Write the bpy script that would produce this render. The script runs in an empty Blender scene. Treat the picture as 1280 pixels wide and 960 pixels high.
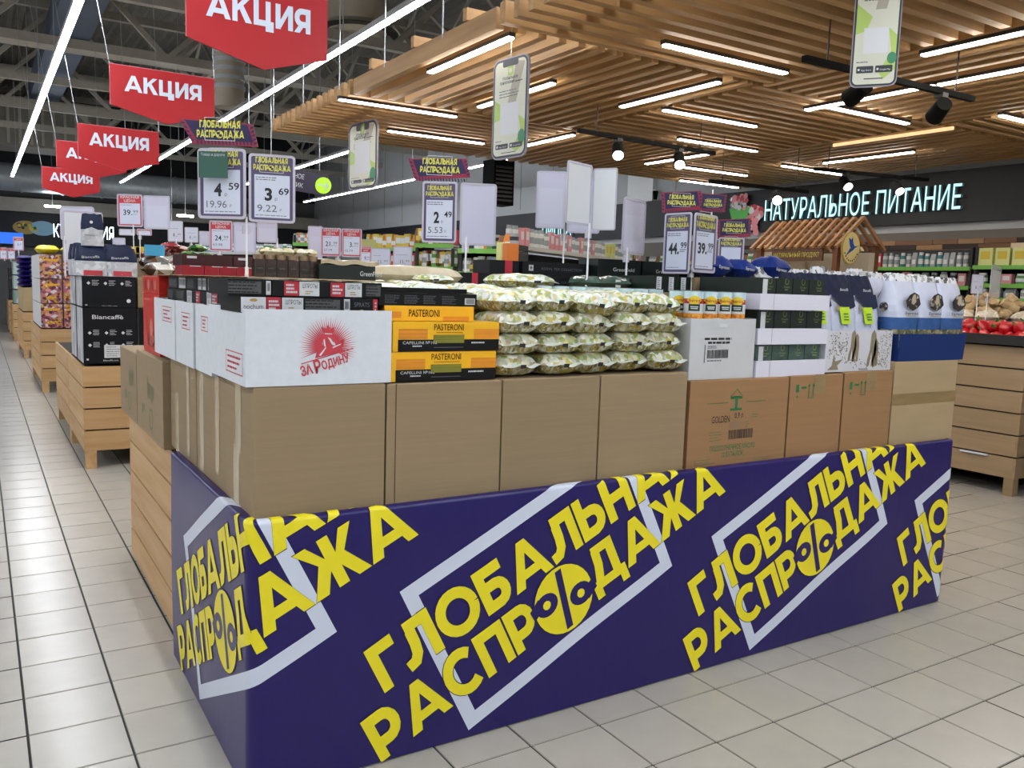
import bpy, bmesh, math, random
from mathutils import Matrix, Vector
R = random.Random(7)
S = bpy.context.scene
C = S.collection
# ------------------------------------------------------------------ camera
T = 0.30                                   # floor tile
FPX, PIT, ROL, YAW, CH = 1063.28, .1141, .0317, .5616, 5.3408 * T
cy, sy, cp, sp, cr, sr = math.cos(YAW), math.sin(YAW), math.cos(PIT), math.sin(PIT), math.cos(ROL), math.sin(ROL)
CF = Vector((sy * cp, cy * cp, -sp)); RT = Vector((cy, -sy, 0)); CU = RT.cross(CF)
CR = RT * cr + CU * sr; CU = CU * cr - RT * sr
CO = Vector((0, 0, CH))
cam = bpy.data.objects.new('camera', bpy.data.cameras.new('camera')); C.objects.link(cam)
cam.data.sensor_width = 36; cam.data.lens = FPX / 1280 * 36; cam.data.clip_end = 200; cam.data.clip_start = .05
m = Matrix((CR, CU, -CF)).transposed().to_4x4(); m.translation = CO
cam.matrix_world = m
S.camera = cam
# ------------------------------------------------------------------ world, exposure
w = bpy.data.worlds.new('world'); S.world = w; w.use_nodes = True
w.node_tree.nodes['Background'].inputs[0].default_value = (.6, .68, .8, 1)
w.node_tree.nodes['Background'].inputs[1].default_value = .5
S.view_settings.view_transform = 'Standard'; S.view_settings.look = 'None'
S.view_settings.gamma = 1; S.view_settings.exposure = 1.1; S.view_settings.use_curve_mapping = False
S.cycles.max_bounces = 6; S.cycles.diffuse_bounces = 4; S.cycles.glossy_bounces = 3
S.cycles.transmission_bounces = 4; S.cycles.transparent_max_bounces = 8
S.cycles.sample_clamp_indirect = 4.0
LAMP_STRIP = 26.0      # long LED lines of the hall
LAMP_WOOD = 20.0       # short LED bars in the slatted ceiling
# ------------------------------------------------------------------ helpers: where a photo point lies in the room
def ray(x, y): return CF + CR * ((x - 640) / FPX) - CU * ((y - 480) / FPX)
def onY(x, y, Y): d = ray(x, y); return CO + d * (Y / d.y)
def onX(x, y, X): d = ray(x, y); return CO + d * (X / d.x)
def onZ(x, y, Z): d = ray(x, y); return CO + d * ((Z - CH) / d.z)
def at(x, y, D): return CO + ray(x, y) * D
def proj(p):
    d = Vector(p) - CO; z = d.dot(CF)
    if z < .1: return None
    return 640 + FPX * d.dot(CR) / z, 480 - FPX * d.dot(CU) / z
# ------------------------------------------------------------------ materials
MATS = {}
def lin(c):
    if isinstance(c, str):
        c = [int(c[i:i + 2], 16) / 255 for i in (0, 2, 4)]
    return tuple(((v + .055) / 1.055) ** 2.4 if v > .04045 else v / 12.92 for v in c)
def mat(name, col='808080', rough=.6, metal=0, emit=0, noise=0, nscale=(8, 8, 8), bump=0, col2=None, rnd=0, spec=.5, tr=0, alpha=1, coord='Object', detail=3, thr=None, kind='noise'):
    """one procedural material; col2 with noise mixes two colours; rnd varies the brightness from object to object"""
    if name in MATS: return MATS[name]
    M = bpy.data.materials.new(name); M.use_nodes = True; MATS[name] = M
    nt = M.node_tree; N = nt.nodes; L = nt.links; b = N['Principled BSDF']
    c = lin(col); b.inputs['Base Color'].default_value = (*c, 1)
    b.inputs['Roughness'].default_value = rough; b.inputs['Metallic'].default_value = metal
    b.inputs['Specular IOR Level'].default_value = spec
    if tr: b.inputs['Transmission Weight'].default_value = tr
    if alpha < 1: b.inputs['Alpha'].default_value = alpha
    if emit:
        b.inputs['Emission Color'].default_value = (*c, 1); b.inputs['Emission Strength'].default_value = emit
    if noise or bump or rnd or col2:
        tc = N.new('ShaderNodeTexCoord'); mp = N.new('ShaderNodeMapping'); mp.inputs['Scale'].default_value = nscale
        L.new(tc.outputs[coord], mp.inputs[0])
        oi = N.new('ShaderNodeObjectInfo')
        ad = N.new('ShaderNodeVectorMath'); ad.operation = 'ADD'; L.new(mp.outputs[0], ad.inputs[0])
        ml = N.new('ShaderNodeMath'); ml.operation = 'MULTIPLY'; ml.inputs[1].default_value = 37.0
        L.new(oi.outputs['Random'], ml.inputs[0]); L.new(ml.outputs[0], ad.inputs[1])
        if kind == 'noise':
            nz = N.new('ShaderNodeTexNoise'); nz.inputs['Scale'].default_value = 1; nz.inputs['Detail'].default_value = detail
            fac = nz.outputs['Fac']
        else:
            nz = N.new('ShaderNodeTexVoronoi'); nz.inputs['Scale'].default_value = 1
            sx = N.new('ShaderNodeSeparateColor'); L.new(nz.outputs['Color'], sx.inputs[0]); fac = sx.outputs[0]
        L.new(ad.outputs[0], nz.inputs['Vector'])
        last = None
        if col2:
            rp = N.new('ShaderNodeValToRGB'); L.new(fac, rp.inputs[0])
            cols = [col] + (col2 if isinstance(col2, list) else [col2])
            th = thr or [.3 + .4 * i / (len(cols) - 1) for i in range(len(cols))]
            e = rp.color_ramp.elements
            e[0].position = th[0]; e[0].color = (*lin(cols[0]), 1); e[1].position = th[1]; e[1].color = (*lin(cols[1]), 1)
            for i in range(2, len(cols)):
                q = e.new(th[i]); q.color = (*lin(cols[i]), 1)
            last = rp.outputs[0]
        if noise or rnd:
            hs = N.new('ShaderNodeHueSaturation'); hs.inputs['Color'].default_value = (*c, 1)
            if last: L.new(last, hs.inputs['Color'])
            mr = N.new('ShaderNodeMapRange'); mr.inputs['To Min'].default_value = 1 - noise; mr.inputs['To Max'].default_value = 1 + noise
            mr.inputs['From Min'].default_value = .25; mr.inputs['From Max'].default_value = .75
            L.new(fac, mr.inputs[0])
            m2 = N.new('ShaderNodeMapRange'); m2.inputs['To Min'].default_value = 1 - rnd; m2.inputs['To Max'].default_value = 1 + rnd
            L.new(oi.outputs['Random'], m2.inputs[0])
            mm = N.new('ShaderNodeMath'); mm.operation = 'MULTIPLY'; L.new(mr.outputs[0], mm.inputs[0]); L.new(m2.outputs[0], mm.inputs[1])
            L.new(mm.outputs[0], hs.inputs['Value']); last = hs.outputs[0]
        if last: L.new(last, b.inputs['Base Color'])
        if bump:
            bp = N.new('ShaderNodeBump'); bp.inputs['Strength'].default_value = bump; bp.inputs['Distance'].default_value = .01
            L.new(fac, bp.inputs['Height']); L.new(bp.outputs[0], b.inputs['Normal'])
    return M
def wood(name, c1, c2, axis, s=1.0, rnd=.12, rough=.55):
    sc = [22 * s] * 3; sc[axis] = 1.6 * s
    return mat(name, c1, rough, noise=.10, nscale=tuple(sc), col2=c2, rnd=rnd, bump=.12, detail=5, thr=[.3, .72])
m_white = mat('white_paint', 'e6e8ea', .5)
m_card = mat('cardboard', '8f7b5d', .8, noise=.05, nscale=(3, 3, 60), bump=.08, rnd=.05)
m_card2 = mat('cardboard_brown', '94704a', .8, noise=.05, nscale=(3, 3, 60), bump=.08, rnd=.04)
m_cardl = mat('cardboard_light', 'a8926e', .8, noise=.05, nscale=(4, 4, 20), bump=.05, rnd=.04)
m_cardd = mat('cardboard_inside', '4a3a28', .9)
m_tape = mat('packing_tape', 'b3a283', .25, noise=.12, nscale=(20, 20, 6))
m_tape2 = mat('packing_tape_brown', '8a744e', .3, noise=.15, nscale=(8, 8, 40))
m_wbox = mat('white_carton', 'd3d8dd', .6, noise=.04, nscale=(40, 40, 40))
m_wbox2 = mat('grey_white_carton', 'bfc1c2', .65, noise=.04, nscale=(12, 12, 12))
m_red = mat('red_print', 'c23a45', .5)
m_redb = mat('red_carton', 'c92f22', .35, noise=.12, nscale=(10, 10, 10))
m_navyban = mat('banner_navy_film', '1b0f58', .34, noise=.05, nscale=(60, 60, 2), bump=.05, spec=.4)
m_yel = mat('banner_yellow', 'e8d91a', .4)
m_ltr_edge = mat('lettering_outline', '15103a', .5)
m_banwhite = mat('banner_white', 'ccd3e2', .38)
m_black = mat('black_plastic', '0d0e10', .4)
m_steel = mat('grey_steel', 'a9a59a', .5, metal=.2, noise=.08)
m_navy = mat('navy_carton', '0f1729', .45)
m_rail = mat('track_black', '060606', .8, spec=.15)
m_ink = mat('dark_ink', '1b1d22', .5)
m_greyink = mat('grey_ink', '5c6068', .5)
m_greeni = mat('green_ink', '1f6b3a', .6)
m_wood_x = wood('slat_wood_x', 'bd9763', '946f44', 0)
m_wood_y = wood('slat_wood_y', 'bd9763', '946f44', 1)
m_plank_x = wood('plank_wood_x', 'caa679', 'a98352', 0, .8, .08)
m_plank_y = wood('plank_wood_y', 'caa679', 'a98352', 1, .8, .08)
m_plankr = wood('plank_wood_dull', '9f8768', '857052', 1, .8, .06)
m_led = mat('led_diffuser', 'f4f8ff', .5, emit=LAMP_STRIP)
m_ledw = mat('led_diffuser_ceiling', 'fff6ea', .5, emit=LAMP_WOOD)
m_spotl = mat('spotlight_lens', 'fff2dc', .5, emit=5)
m_spotb = mat('spotlight_lens_bright', 'fff2dc', .5, emit=40)
m_alu = mat('white_metal_housing', 'c9ccd0', .4, metal=.3)
m_film = mat('clear_plastic_frame', 'bfbcca', .2, rnd=.02)
m_paper = mat('price_paper', 'ccd3e4', .5)
m_paperb = mat('blank_paper_insert', 'd5d8dc', .35)
m_paperl = mat('lilac_paper_back', 'c3c2d6', .4)
m_purple = mat('purple_print', '524a6c', .45)
m_purpled = mat('purple_header', '1e1146', .45)
m_crimson = mat('crimson_stripe', '8c1f3c', .45)
m_yeld = mat('header_yellow', 'd8d45a', .45)
# ------------------------------------------------------------------ text outlines (built in font), cached
TX = {}
def text_polys(s, off=0.0, bold=0):
    k = (s, off)
    if k in TX: return TX[k]
    cu = bpy.data.curves.new('t', 'FONT'); cu.body = s; cu.size = 1; cu.offset = off; cu.resolution_u = 3; cu.fill_mode = 'FRONT'
    ob = bpy.data.objects.new('t', cu); C.objects.link(ob)
    dg = bpy.context.evaluated_depsgraph_get(); dg.update()
    me = ob.evaluated_get(dg).to_mesh()
    vs = [(v.co.x, v.co.y) for v in me.vertices]; fs = [tuple(p.vertices) for p in me.polygons]
    ob.evaluated_get(dg).to_mesh_clear(); bpy.data.objects.remove(ob); bpy.data.curves.remove(cu)
    if vs:
        x0 = min(v[0] for v in vs); y0 = 0.0; x1 = max(v[0] for v in vs)
        vs = [(x - x0, y) for x, y in vs]; TX[k] = (vs, fs, x1 - x0)
    else: TX[k] = ([], [], 1)
    return TX[k]
# ------------------------------------------------------------------ mesh builder
def front(x0, z0, Y): return Matrix(((1, 0, 0, x0), (0, 0, -1, Y), (0, 1, 0, z0), (0, 0, 0, 1)))
def left(y0, z0, X): return Matrix(((0, 0, -1, X), (-1, 0, 0, y0), (0, 1, 0, z0), (0, 0, 0, 1)))
def plane3(p0, p1, up=(0, 0, 1)):
    """u from p0 to p1, v up, w towards the viewer"""
    u = (Vector(p1) - Vector(p0)).normalized(); v = Vector(up); v = (v - u * v.dot(u)).normalized(); n = u.cross(v)
    M = Matrix((u, v, n)).transposed().to_4x4(); M.translation = Vector(p0); return M
class B:
    def __init__(s, M=None): s.v = []; s.f = []; s.mi = []; s.ms = []; s.M = M; s.sm = []
    def slot(s, m):
        if m not in s.ms: s.ms.append(m)
        return s.ms.index(m)
    def add(s, vs, fs, m, smooth=False):
        o = len(s.v); k = s.slot(m)
        for p in vs:
            p = Vector(p); s.v.append(s.M @ p if s.M else p)
        for f in fs: s.f.append(tuple(i + o for i in f)); s.mi.append(k); s.sm.append(smooth)
        return s
    def box(s, a, b, m, M=None):
        x0, y0, z0 = a; x1, y1, z1 = b
        vs = [(x0, y0, z0), (x1, y0, z0), (x1, y1, z0), (x0, y1, z0), (x0, y0, z1), (x1, y0, z1), (x1, y1, z1), (x0, y1, z1)]
        if M: vs = [M @ Vector(v) for v in vs]
        return s.add(vs, [(0, 3, 2, 1), (4, 5, 6, 7), (0, 1, 5, 4), (1, 2, 6, 5), (2, 3, 7, 6), (3, 0, 4, 7)], m)
    def rect(s, u0, v0, u1, v1, m, w=.0012): return s.add([(u0, v0, w), (u1, v0, w), (u1, v1, w), (u0, v1, w)], [(0, 1, 2, 3)], m)
    def poly(s, pts, m, w=.0012): return s.add([(p[0], p[1], w) for p in pts], [tuple(range(len(pts)))], m)
    def disc(s, u, v, r, m, w=.0012, n=20, ry=None): return s.poly([(u + r * math.cos(6.2832 * i / n), v + (ry or r) * math.sin(6.2832 * i / n)) for i in range(n)], m, w)
    def prism(s, pts, w0, w1, m):
        n = len(pts); vs = [(p[0], p[1], w0) for p in pts] + [(p[0], p[1], w1) for p in pts]
        return s.add(vs, [tuple(range(n))[::-1], tuple(range(n, 2 * n))] + [(i, (i + 1) % n, (i + 1) % n + n, i + n) for i in range(n)], m)
    def cyl(s, p, q, r, m, n=8, r2=None, caps=True):
        p = Vector(p); q = Vector(q); d = (q - p).normalized(); a = d.orthogonal().normalized(); b = d.cross(a); r2 = r if r2 is None else r2
        vs = [p + (a * math.cos(6.2832 * i / n) + b * math.sin(6.2832 * i / n)) * r for i in range(n)] + [q + (a * math.cos(6.2832 * i / n) + b * math.sin(6.2832 * i / n)) * r2 for i in range(n)]
        s.add(vs, [(i, (i + 1) % n, (i + 1) % n + n, i + n) for i in range(n)], m, True)
        if caps: s.add(vs, [tuple(range(n))[::-1], tuple(range(n, 2 * n))], m)
        return s
    def bar(s, p, q, wd, ht, m):
        """square section bar from p to q"""
        p = Vector(p); q = Vector(q); d = (q - p).normalized(); up = Vector((0, 0, 1)) if abs(d.z) < .95 else Vector((1, 0, 0))
        a = d.cross(up).normalized() * wd / 2; b = a.cross(d).normalized() * ht / 2
        vs = [p - a - b, p + a - b, p + a + b, p - a + b, q - a - b, q + a - b, q + a + b, q - a + b]
        return s.add(vs, [(0, 1, 2, 3), (7, 6, 5, 4), (0, 4, 5, 1), (1, 5, 6, 2), (2, 6, 7, 3), (3, 7, 4, 0)], m)
    def text(s, t, u, v, h, m, width=None, off=.0, w=.0016, align='l', ang=0, shear=0):
        vs, fs, W = text_polys(t, off)
        k = h / .727; kx = k if width is None else width / W
        ax = {'l': 0, 'c': -.5, 'r': -1}[align] * W * kx
        ca, sa = math.cos(ang), math.sin(ang); o = []
        for x, y in vs:
            X = x * kx + ax + y * k * shear; Y = y * k
            o.append((u + X * ca - Y * sa, v + X * sa + Y * ca, w))
        return s.add(o, fs, m)
    def lines(s, u, v, wd, n, step, m, th=None, w=.0014):
        th = th or step * .45
        for i in range(n):
            x = u; e = u + wd * R.uniform(.6, 1)
            while x < e:
                l = wd * R.uniform(.06, .2); s.rect(x, v - i * step, min(x + l, e), v - i * step + th, m, w); x += l + wd * .025
        return s
    def barcode(s, u, v, wd, h, m, w=.0016):
        x = u
        while x < u + wd:
            l = wd * R.choice((.012, .02, .03)); s.rect(x, v, x + l, v + h, m, w); x += l + wd * R.choice((.012, .02, .028))
        return s
    def build(s, name, parent=None, loc=None):
        me = bpy.data.meshes.new(name); me.from_pydata([tuple(v) for v in s.v], [], s.f)
        for m in s.ms: me.materials.append(m)
        me.polygons.foreach_set('material_index', s.mi); me.polygons.foreach_set('use_smooth', s.sm); me.update()
        o = bpy.data.objects.new(name, me); C.objects.link(o)
        if parent: o.parent = parent
        if loc: o.location = loc
        return o
def tag(o, label=None, cat=None, group=None, kind=None):
    if label: o['label'] = label
    if cat: o['category'] = cat
    if group: o['group'] = group
    if kind: o['kind'] = kind
    return o
def empty(name, loc=(0, 0, 0), rz=0):
    o = bpy.data.objects.new(name, None); C.objects.link(o); o.location = loc; o.rotation_euler.z = rz; o.empty_display_size = .1; return o
def copy_tree(o, parent=None):
    c = o.copy(); C.objects.link(c)
    if parent: c.parent = parent
    for ch in list(o.children): copy_tree(ch, c)
    return c
ORD = ['first', 'second', 'third', 'fourth', 'fifth', 'sixth', 'seventh', 'eighth', 'ninth', 'tenth', 'eleventh', 'twelfth', 'thirteenth', 'fourteenth', 'fifteenth', 'sixteenth', 'seventeenth', 'eighteenth', 'nineteenth', 'twentieth']
# stroke letters for the heavy display lettering, unit height; each stroke is a mitred band
def stroke(pts, wd):
    n = len(pts); L_ = []; R_ = []
    for i in range(n):
        p = Vector(pts[i][:2])
        d0 = (p - Vector(pts[i - 1][:2])).normalized() if i else None
        d1 = (Vector(pts[i + 1][:2]) - p).normalized() if i < n - 1 else None
        if d0 is None: d0 = d1
        if d1 is None: d1 = d0
        t = (d0 + d1).normalized(); nn = Vector((-t.y, t.x)); c = max(.35, nn.dot(Vector((-d0.y, d0.x))))
        L_.append(p + nn * wd / 2 / c); R_.append(p - nn * wd / 2 / c)
    return [[R_[i], R_[i + 1], L_[i + 1], L_[i]] for i in range(n - 1)]
def arc(cx, cy_, rx, ry, a0, a1, n=10):
    return [(cx + rx * math.cos(math.radians(a0 + (a1 - a0) * i / n)), cy_ + ry * math.sin(math.radians(a0 + (a1 - a0) * i / n))) for i in range(n + 1)]
SW = .235
def glyph(c):
    h = SW / 2; q = []; A = lambda *p: q.extend(stroke(p, SW)); rc = lambda a, b, c_, d: q.append([Vector((a, b)), Vector((c_, b)), Vector((c_, d)), Vector((a, d))])
    if c == 'Г': rc(0, 0, SW, 1); rc(SW, 1 - SW, .62, 1); W = .62
    elif c == 'Л': rc(.62, 0, .62 + SW, 1); rc(.24, 1 - SW, .62, 1); A((.34, 1 - SW + .02), (.335, .5), (.30, .28), (.20, .15), (0, .115)); W = .86
    elif c == 'О': q.extend(stroke(arc(.52, .5, .52 - h, .52 - h, 0, 360, 24), SW)); W = 1.04
    elif c == 'Б': rc(0, 0, SW, 1); rc(SW, 1 - SW, .70, 1); A((.1, .55), (.42, .55), *arc(.42, .335, .20, .215, 60, -60, 6), (.42, h), (.1, h)); W = .74
    elif c == 'А': q.append([Vector((0, 0)), Vector((.26, 0)), Vector((.555, .72)), Vector((.44, 1))]); q.append([Vector((.85, 0)), Vector((1.1, 0)), Vector((.67, 1)), Vector((.44, 1)), ]); rc(.24, .17, .86, .37); W = 1.1
    elif c == 'Ь': rc(0, 0, SW, 1); A((.1, .60), (.42, .60), *arc(.42, .36, .22, .24, 60, -60, 6), (.42, h), (.1, h)); W = .76
    elif c == 'Н': rc(0, 0, SW, 1); rc(.58, 0, .58 + SW, 1); rc(SW, .39, .58, .39 + SW); W = .82
    elif c == 'Р': rc(0, 0, SW, 1); A((.1, 1 - h), (.42, 1 - h), *arc(.42, .62, .25, .265, 70, -70, 6), (.42, .355), (.1, .355)); W = .79
    elif c == 'Я': rc(.55, 0, .55 + SW, 1); A((.69, 1 - h), (.37, 1 - h), *arc(.37, .62, .25, .265, 110, 250, 6), (.37, .355), (.69, .355)); q.append([Vector((-.02, 0)), Vector((.25, 0)), Vector((.5, .34)), Vector((.24, .34))]); W = .79
    elif c == 'С': q.extend(stroke(arc(.52, .5, .52 - h, .52 - h, 48, 312, 16), SW)); W = .92
    elif c == 'П': rc(0, 0, SW, 1); rc(.58, 0, .58 + SW, 1); rc(SW, 1 - SW, .58, 1); W = .82
    elif c == 'Д': rc(0, -.0, 1.02, .21); rc(0, -.2, .22, 0); rc(.80, -.2, 1.02, 0); rc(.66, .2, .90, 1); rc(.26, 1 - .21, .7, 1); A((.36, .9), (.34, .55), (.22, .12)); W = 1.02
    elif c == 'Ж': rc(.52, 0, .52 + SW, 1); [q.append([Vector(p) for p in r]) for r in ([(0, 1), (.27, 1), (.52, .62), (.52, .36)], [(0, 0), (.29, 0), (.55, .42), (.36, .60)], [(1.27, 1), (1.0, 1), (.75, .62), (.75, .36)], [(1.27, 0), (.98, 0), (.72, .42), (.91, .60)])]; W = 1.27
    elif c == 'К': rc(0, 0, SW, 1); q.append([Vector(p) for p in [(.2, .38), (.2, .62), (.58, 1), (.86, 1)]]); q.append([Vector(p) for p in [(.32, .5), (.5, .66), (.9, 0), (.6, 0)]]); W = .9
    elif c == 'Ц': rc(0, 0, SW, 1); rc(.56, 0, .56 + SW, 1); rc(SW, 0, .56, SW); rc(.56, -.2, .94, SW - .02); rc(.56, 0, .94, .2); W = .96
    elif c == 'И': rc(0, 0, SW, 1); rc(.60, 0, .60 + SW, 1); q.append([Vector(p) for p in [(SW - .01, 0), (SW - .01, .36), (.61, 1), (.61, .64)]]); W = .84
    else: W = .3
    return q, W
def heavy(s, gap=.07):
    """stroke-letter polygons of a whole word and its width"""
    x = 0; out = []
    for c in s:
        q, W = glyph(c)
        out += [[Vector((p.x + x, p.y)) for p in poly] for poly in q]; x += W + gap
    return out, x - gap
def put_heavy(b, s, u, v, h, m, width=None, w=.002, ang=0, align='l'):
    ps, W = heavy(s); k = h; kx = k if width is None else width / W
    ax = {'l': 0, 'c': -.5, 'r': -1}[align] * W * kx; ca, sa = math.cos(ang), math.sin(ang)
    for n_, p in enumerate(ps): b.poly([(u + (q.x * kx + ax) * ca - q.y * k * sa, v + (q.x * kx + ax) * sa + q.y * k * ca) for q in p], m, w + .00012 * (n_ % 9))
# ================================================================== THE SETTING
XW, YB, ZR = 10.3, 30.0, 6.8           # right wall, back wall, roof deck
m_tile = mat('floor_tile_glaze', 'aca79e', .24, noise=.035, nscale=(9, 9, 9), rnd=.035, spec=.5, detail=6)
m_grout = mat('grout', '262422', .8)
fl = B().box((-9, -8, -.06), (XW + .3, YB + .3, -.004), m_grout).build('floor'); tag(fl, kind='structure')
GX, GY = .096, .2355; g = .0048
def tile_vis(x, y):
    if .75 < x < 4.2 and 2.6 < y < 5.0: return None
    q = proj((x, y, 0))
    if not q or not (-20 < q[0] < 1300 and 330 < q[1] < 985): return None
    if y > 2.5 and x > .7 and q[0] > 180 and q[0] < 1190: return None
    return q
cells = [(GX + i * T, GY + j * T) for i in range(-30, 34) for j in range(-27, 99)]
vis = sorted([c for c in cells if tile_vis(c[0] + T / 2, c[1] + T / 2)], key=lambda c: (Vector((c[0] + .15, c[1] + .15, 0)) - CO).length)
near = set(vis[:298])
tb = B().add([(g, g, 0), (T - g, g, 0), (T - g, T - g, 0), (g, T - g, 0), (g - .0015, g - .0015, -.0045), (T - g + .0015, g - .0015, -.0045), (T - g + .0015, T - g + .0015, -.0045), (g - .0015, T - g + .0015, -.0045)],
             [(0, 1, 2, 3), (4, 5, 1, 0), (5, 6, 2, 1), (6, 7, 3, 2), (7, 4, 0, 3)], m_tile)
t0 = tb.build('tile', fl)
first = True
rest = B()
for c in cells:
    if c in near:
        o = t0 if first else t0.copy()
        if not first: C.objects.link(o)
        o.location = (c[0], c[1], R.uniform(-.0004, .0004)); first = False
    elif c[0] < XW:
        x, y = c; rest.add([(x + g, y + g, 0), (x + T - g, y + g, 0), (x + T - g, y + T - g, 0), (x + g, y + T - g, 0)], [(0, 1, 2, 3)], m_tile)
tag(rest.build('far_tiles', fl), kind='stuff')
# walls
m_wall = mat('grey_wall_panel', 'b4b8bb', .7, noise=.03, nscale=(1, 1, 3))
m_walld = mat('dark_taupe_wall', '6a655e', .7)
m_band = mat('black_sign_band', '10141b', .55, noise=.15, nscale=(3, 3, 14))
m_deck = mat('roof_deck', '77756f', .7, noise=.2, nscale=(.6, 3, 1))
wr = B().box((XW, -8, 0), (XW + .2, YB, ZR), m_wall).build('wall_right'); tag(wr, kind='structure')
B().box((XW - .02, -2, 0), (XW, 14, 2.46), m_walld).build('lower_cladding', wr)
for i in range(16):                                                         # vertical joints of the wall panels
    B().box((XW - .012, 10 + i * 1.25, 3.3), (XW, 10.02 + i * 1.25, ZR), m_steel).build('panel_joint', wr)
band = B().box((XW - .10, -2, 2.56), (XW - .0, YB, 3.19), m_band).build('black_fascia', wr)
wb = B().box((-9, YB, 0), (XW, YB + .2, ZR), mat('back_wall_paint', '6b6a68', .7)).build('wall_back'); tag(wb, kind='structure')
B().box((-9, YB - .3, 2.35), (XW, YB, 3.35), m_band).build('black_fascia', wb)
B().box((-9, YB - .6, 3.35), (XW, YB, 3.75), m_steel).build('bulkhead', wb)
B().box((-9, YB - .05, 4.3), (XW, YB, ZR), mat('dark_upper_wall', '242527', .8)).build('upper_cladding', wb)
tag(B().box((-9.2, -8, 0), (-9, YB, ZR), m_wall).build('wall_left'), kind='structure')
tag(B().box((-9, -8.2, 0), (XW, -8, ZR), m_wall).build('wall_front'), kind='structure')
ce = B()
for i in range(96):                                                         # corrugated roof deck
    x = -9 + i * .2
    ce.add([(x, -8, ZR), (x + .06, -8, ZR + .07), (x + .12, -8, ZR + .07), (x + .2, -8, ZR), (x, YB, ZR), (x + .06, YB, ZR + .07), (x + .12, YB, ZR + .07), (x + .2, YB, ZR)],
           [(0, 1, 5, 4), (1, 2, 6, 5), (2, 3, 7, 6)], m_deck)
ceo = ce.build('ceiling'); tag(ceo, kind='structure')
# frieze of short wooden boards above the wall shelves
fz = [mat('frieze_dark', '24120d', .6), mat('frieze_tan', '8c6b48', .6), mat('frieze_pale', 'd6c3a2', .6), mat('frieze_brown', '6e4c30', .6)]
for r in range(3):
    y = 3.0 + r * .07
    while y < 9.0:
        l = R.uniform(.28, .5)
        B().box((9.86 + .004 * (r % 2), y, 2.325 - r * .06 - .056), (9.93, y + l - .006, 2.325 - r * .06), R.choice(fz)).build('plank', wr); y += l
B().box((9.93, 3, 0), (XW - .02, 9, 2.33), m_walld).build('shelf_backing', wr)
# ------------------------------------------------------------------ roof trusses
tn = 0
for Y in (6, 9, 12, 15, 18, 21, 24, 27):
    b = B(); zt, zb = 6.35, 5.05
    for z in (zt, zb): b.bar((-9, Y, z), (XW, Y, z), .12, .14, m_steel)
    x = -9.0; k = 0
    while x < XW - 1.3:
        b.bar((x, Y, zb if k % 2 else zt), (x + 1.3, Y, zt if k % 2 else zb), .08, .08, m_steel); x += 1.3; k += 1
    o = b.build('roof_truss')
    tag(o, 'grey lattice roof truss crossing the hall, %s from the back wall' % ORD[7 - tn], 'truss', 'lattice trusses under the roof'); tn += 1
names = ['over the aisle at the far edge', 'over the aisle beside the red signs', 'above the edge of the slatted ceiling', 'above the slatted ceiling', 'above the right part of the slatted ceiling']
for i, X in enumerate((-1.2, 1.5, 4.2, 6.9, 9.2)):
    b = B()
    for z in (6.6, 5.75): b.bar((X, -8, z), (X, YB, z), .09, .10, m_steel)
    for k in range(30):
        y = -8 + k * 1.25; b.bar((X, y, 5.75 if k % 2 else 6.6), (X, y + 1.25, 6.6 if k % 2 else 5.75), .05, .05, m_steel)
    tag(b.build('roof_girder'), 'thin grey lattice girder running lengthwise ' + names[i], 'girder', 'lengthwise girders')
for i, (y0) in enumerate((16.5, 22.3)):
    tag(B().box((-8.9, y0, 5.35), (XW - .05, y0 + .5, 5.41), m_steel).build('cable_tray'), 'flat metal cable tray crossing under the roof, %s one from the front' % ORD[i], 'cable tray')
m_duct = mat('blue_grey_duct', '59677e', .45, metal=.3, noise=.12, nscale=(2, 2, 2))
tag(B().box((1.15, -4, 5.5), (1.75, 23, 5.9), m_duct).build('air_duct'), 'long bluish rectangular air duct running along the roof above the red signs', 'duct')
m_rib = mat('ribbed_duct_metal', '85827a', .6, noise=.1)
b = B()
b.box((-5, 25.0, 4.7), (3.1, 26.4, 5.9), m_rib)
for i in range(32): b.box((-5 + i * .25, 24.94, 4.75), (-4.94 + i * .25, 25.0, 5.85), m_steel)
tag(b.build('ribbed_duct'), 'big ribbed grey duct box crossing high above the far aisle', 'duct')
m_pipe = mat('galvanised_pipe', 'b9c2c8', .35, metal=.3, noise=.1)
b = B().cyl((-8.9, 27.5, 4.15), (6.5, 27.5, 4.15), .38, m_pipe, 20)
for i in range(16): b.cyl((-8.9 + i, 27.5, 4.15), (-8.84 + i, 27.5, 4.15), .4, m_pipe, 20)
tag(b.build('round_duct'), 'shiny round galvanised duct crossing low in front of the back wall', 'duct')
# round air diffuser and its collar
m_beige = mat('beige_duct_paint', 'b5ad9c', .55, noise=.06)
m_beiged = mat('diffuser_inside', '2b2824', .7)
def diffuser(px, py, D, r, h, label):
    c = at(px, py, D); o = empty('air_diffuser', c); tag(o, label, 'air diffuser')
    B().cyl((0, 0, 0), (0, 0, h), r, m_beige, 28).cyl((0, 0, h * .55), (0, 0, h * .58), r * 1.03, m_beige, 28).cyl((0, 0, h), (0, 0, h + 1), r * .8, m_pipe, 24).build('drum', o)
    B().cyl((0, 0, -.1), (0, 0, 0), r * 1.3, m_beige, 32, r2=r, caps=False).cyl((0, 0, -.1), (0, 0, -.09), r * 1.3, m_beiged, 32).build('rim', o)
    B().cyl((0, 0, -.16), (0, 0, -.10), r * .8, m_beige, 28, r2=r * .95).cyl((0, 0, -.2), (0, 0, -.15), r * .3, m_beige, 20).build('louvre', o)
diffuser(447, 32, 12.3, .45, 1.0, 'large round beige air diffuser hanging above the long LED line')
b = B(); c = at(287, 135, 12)
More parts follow.
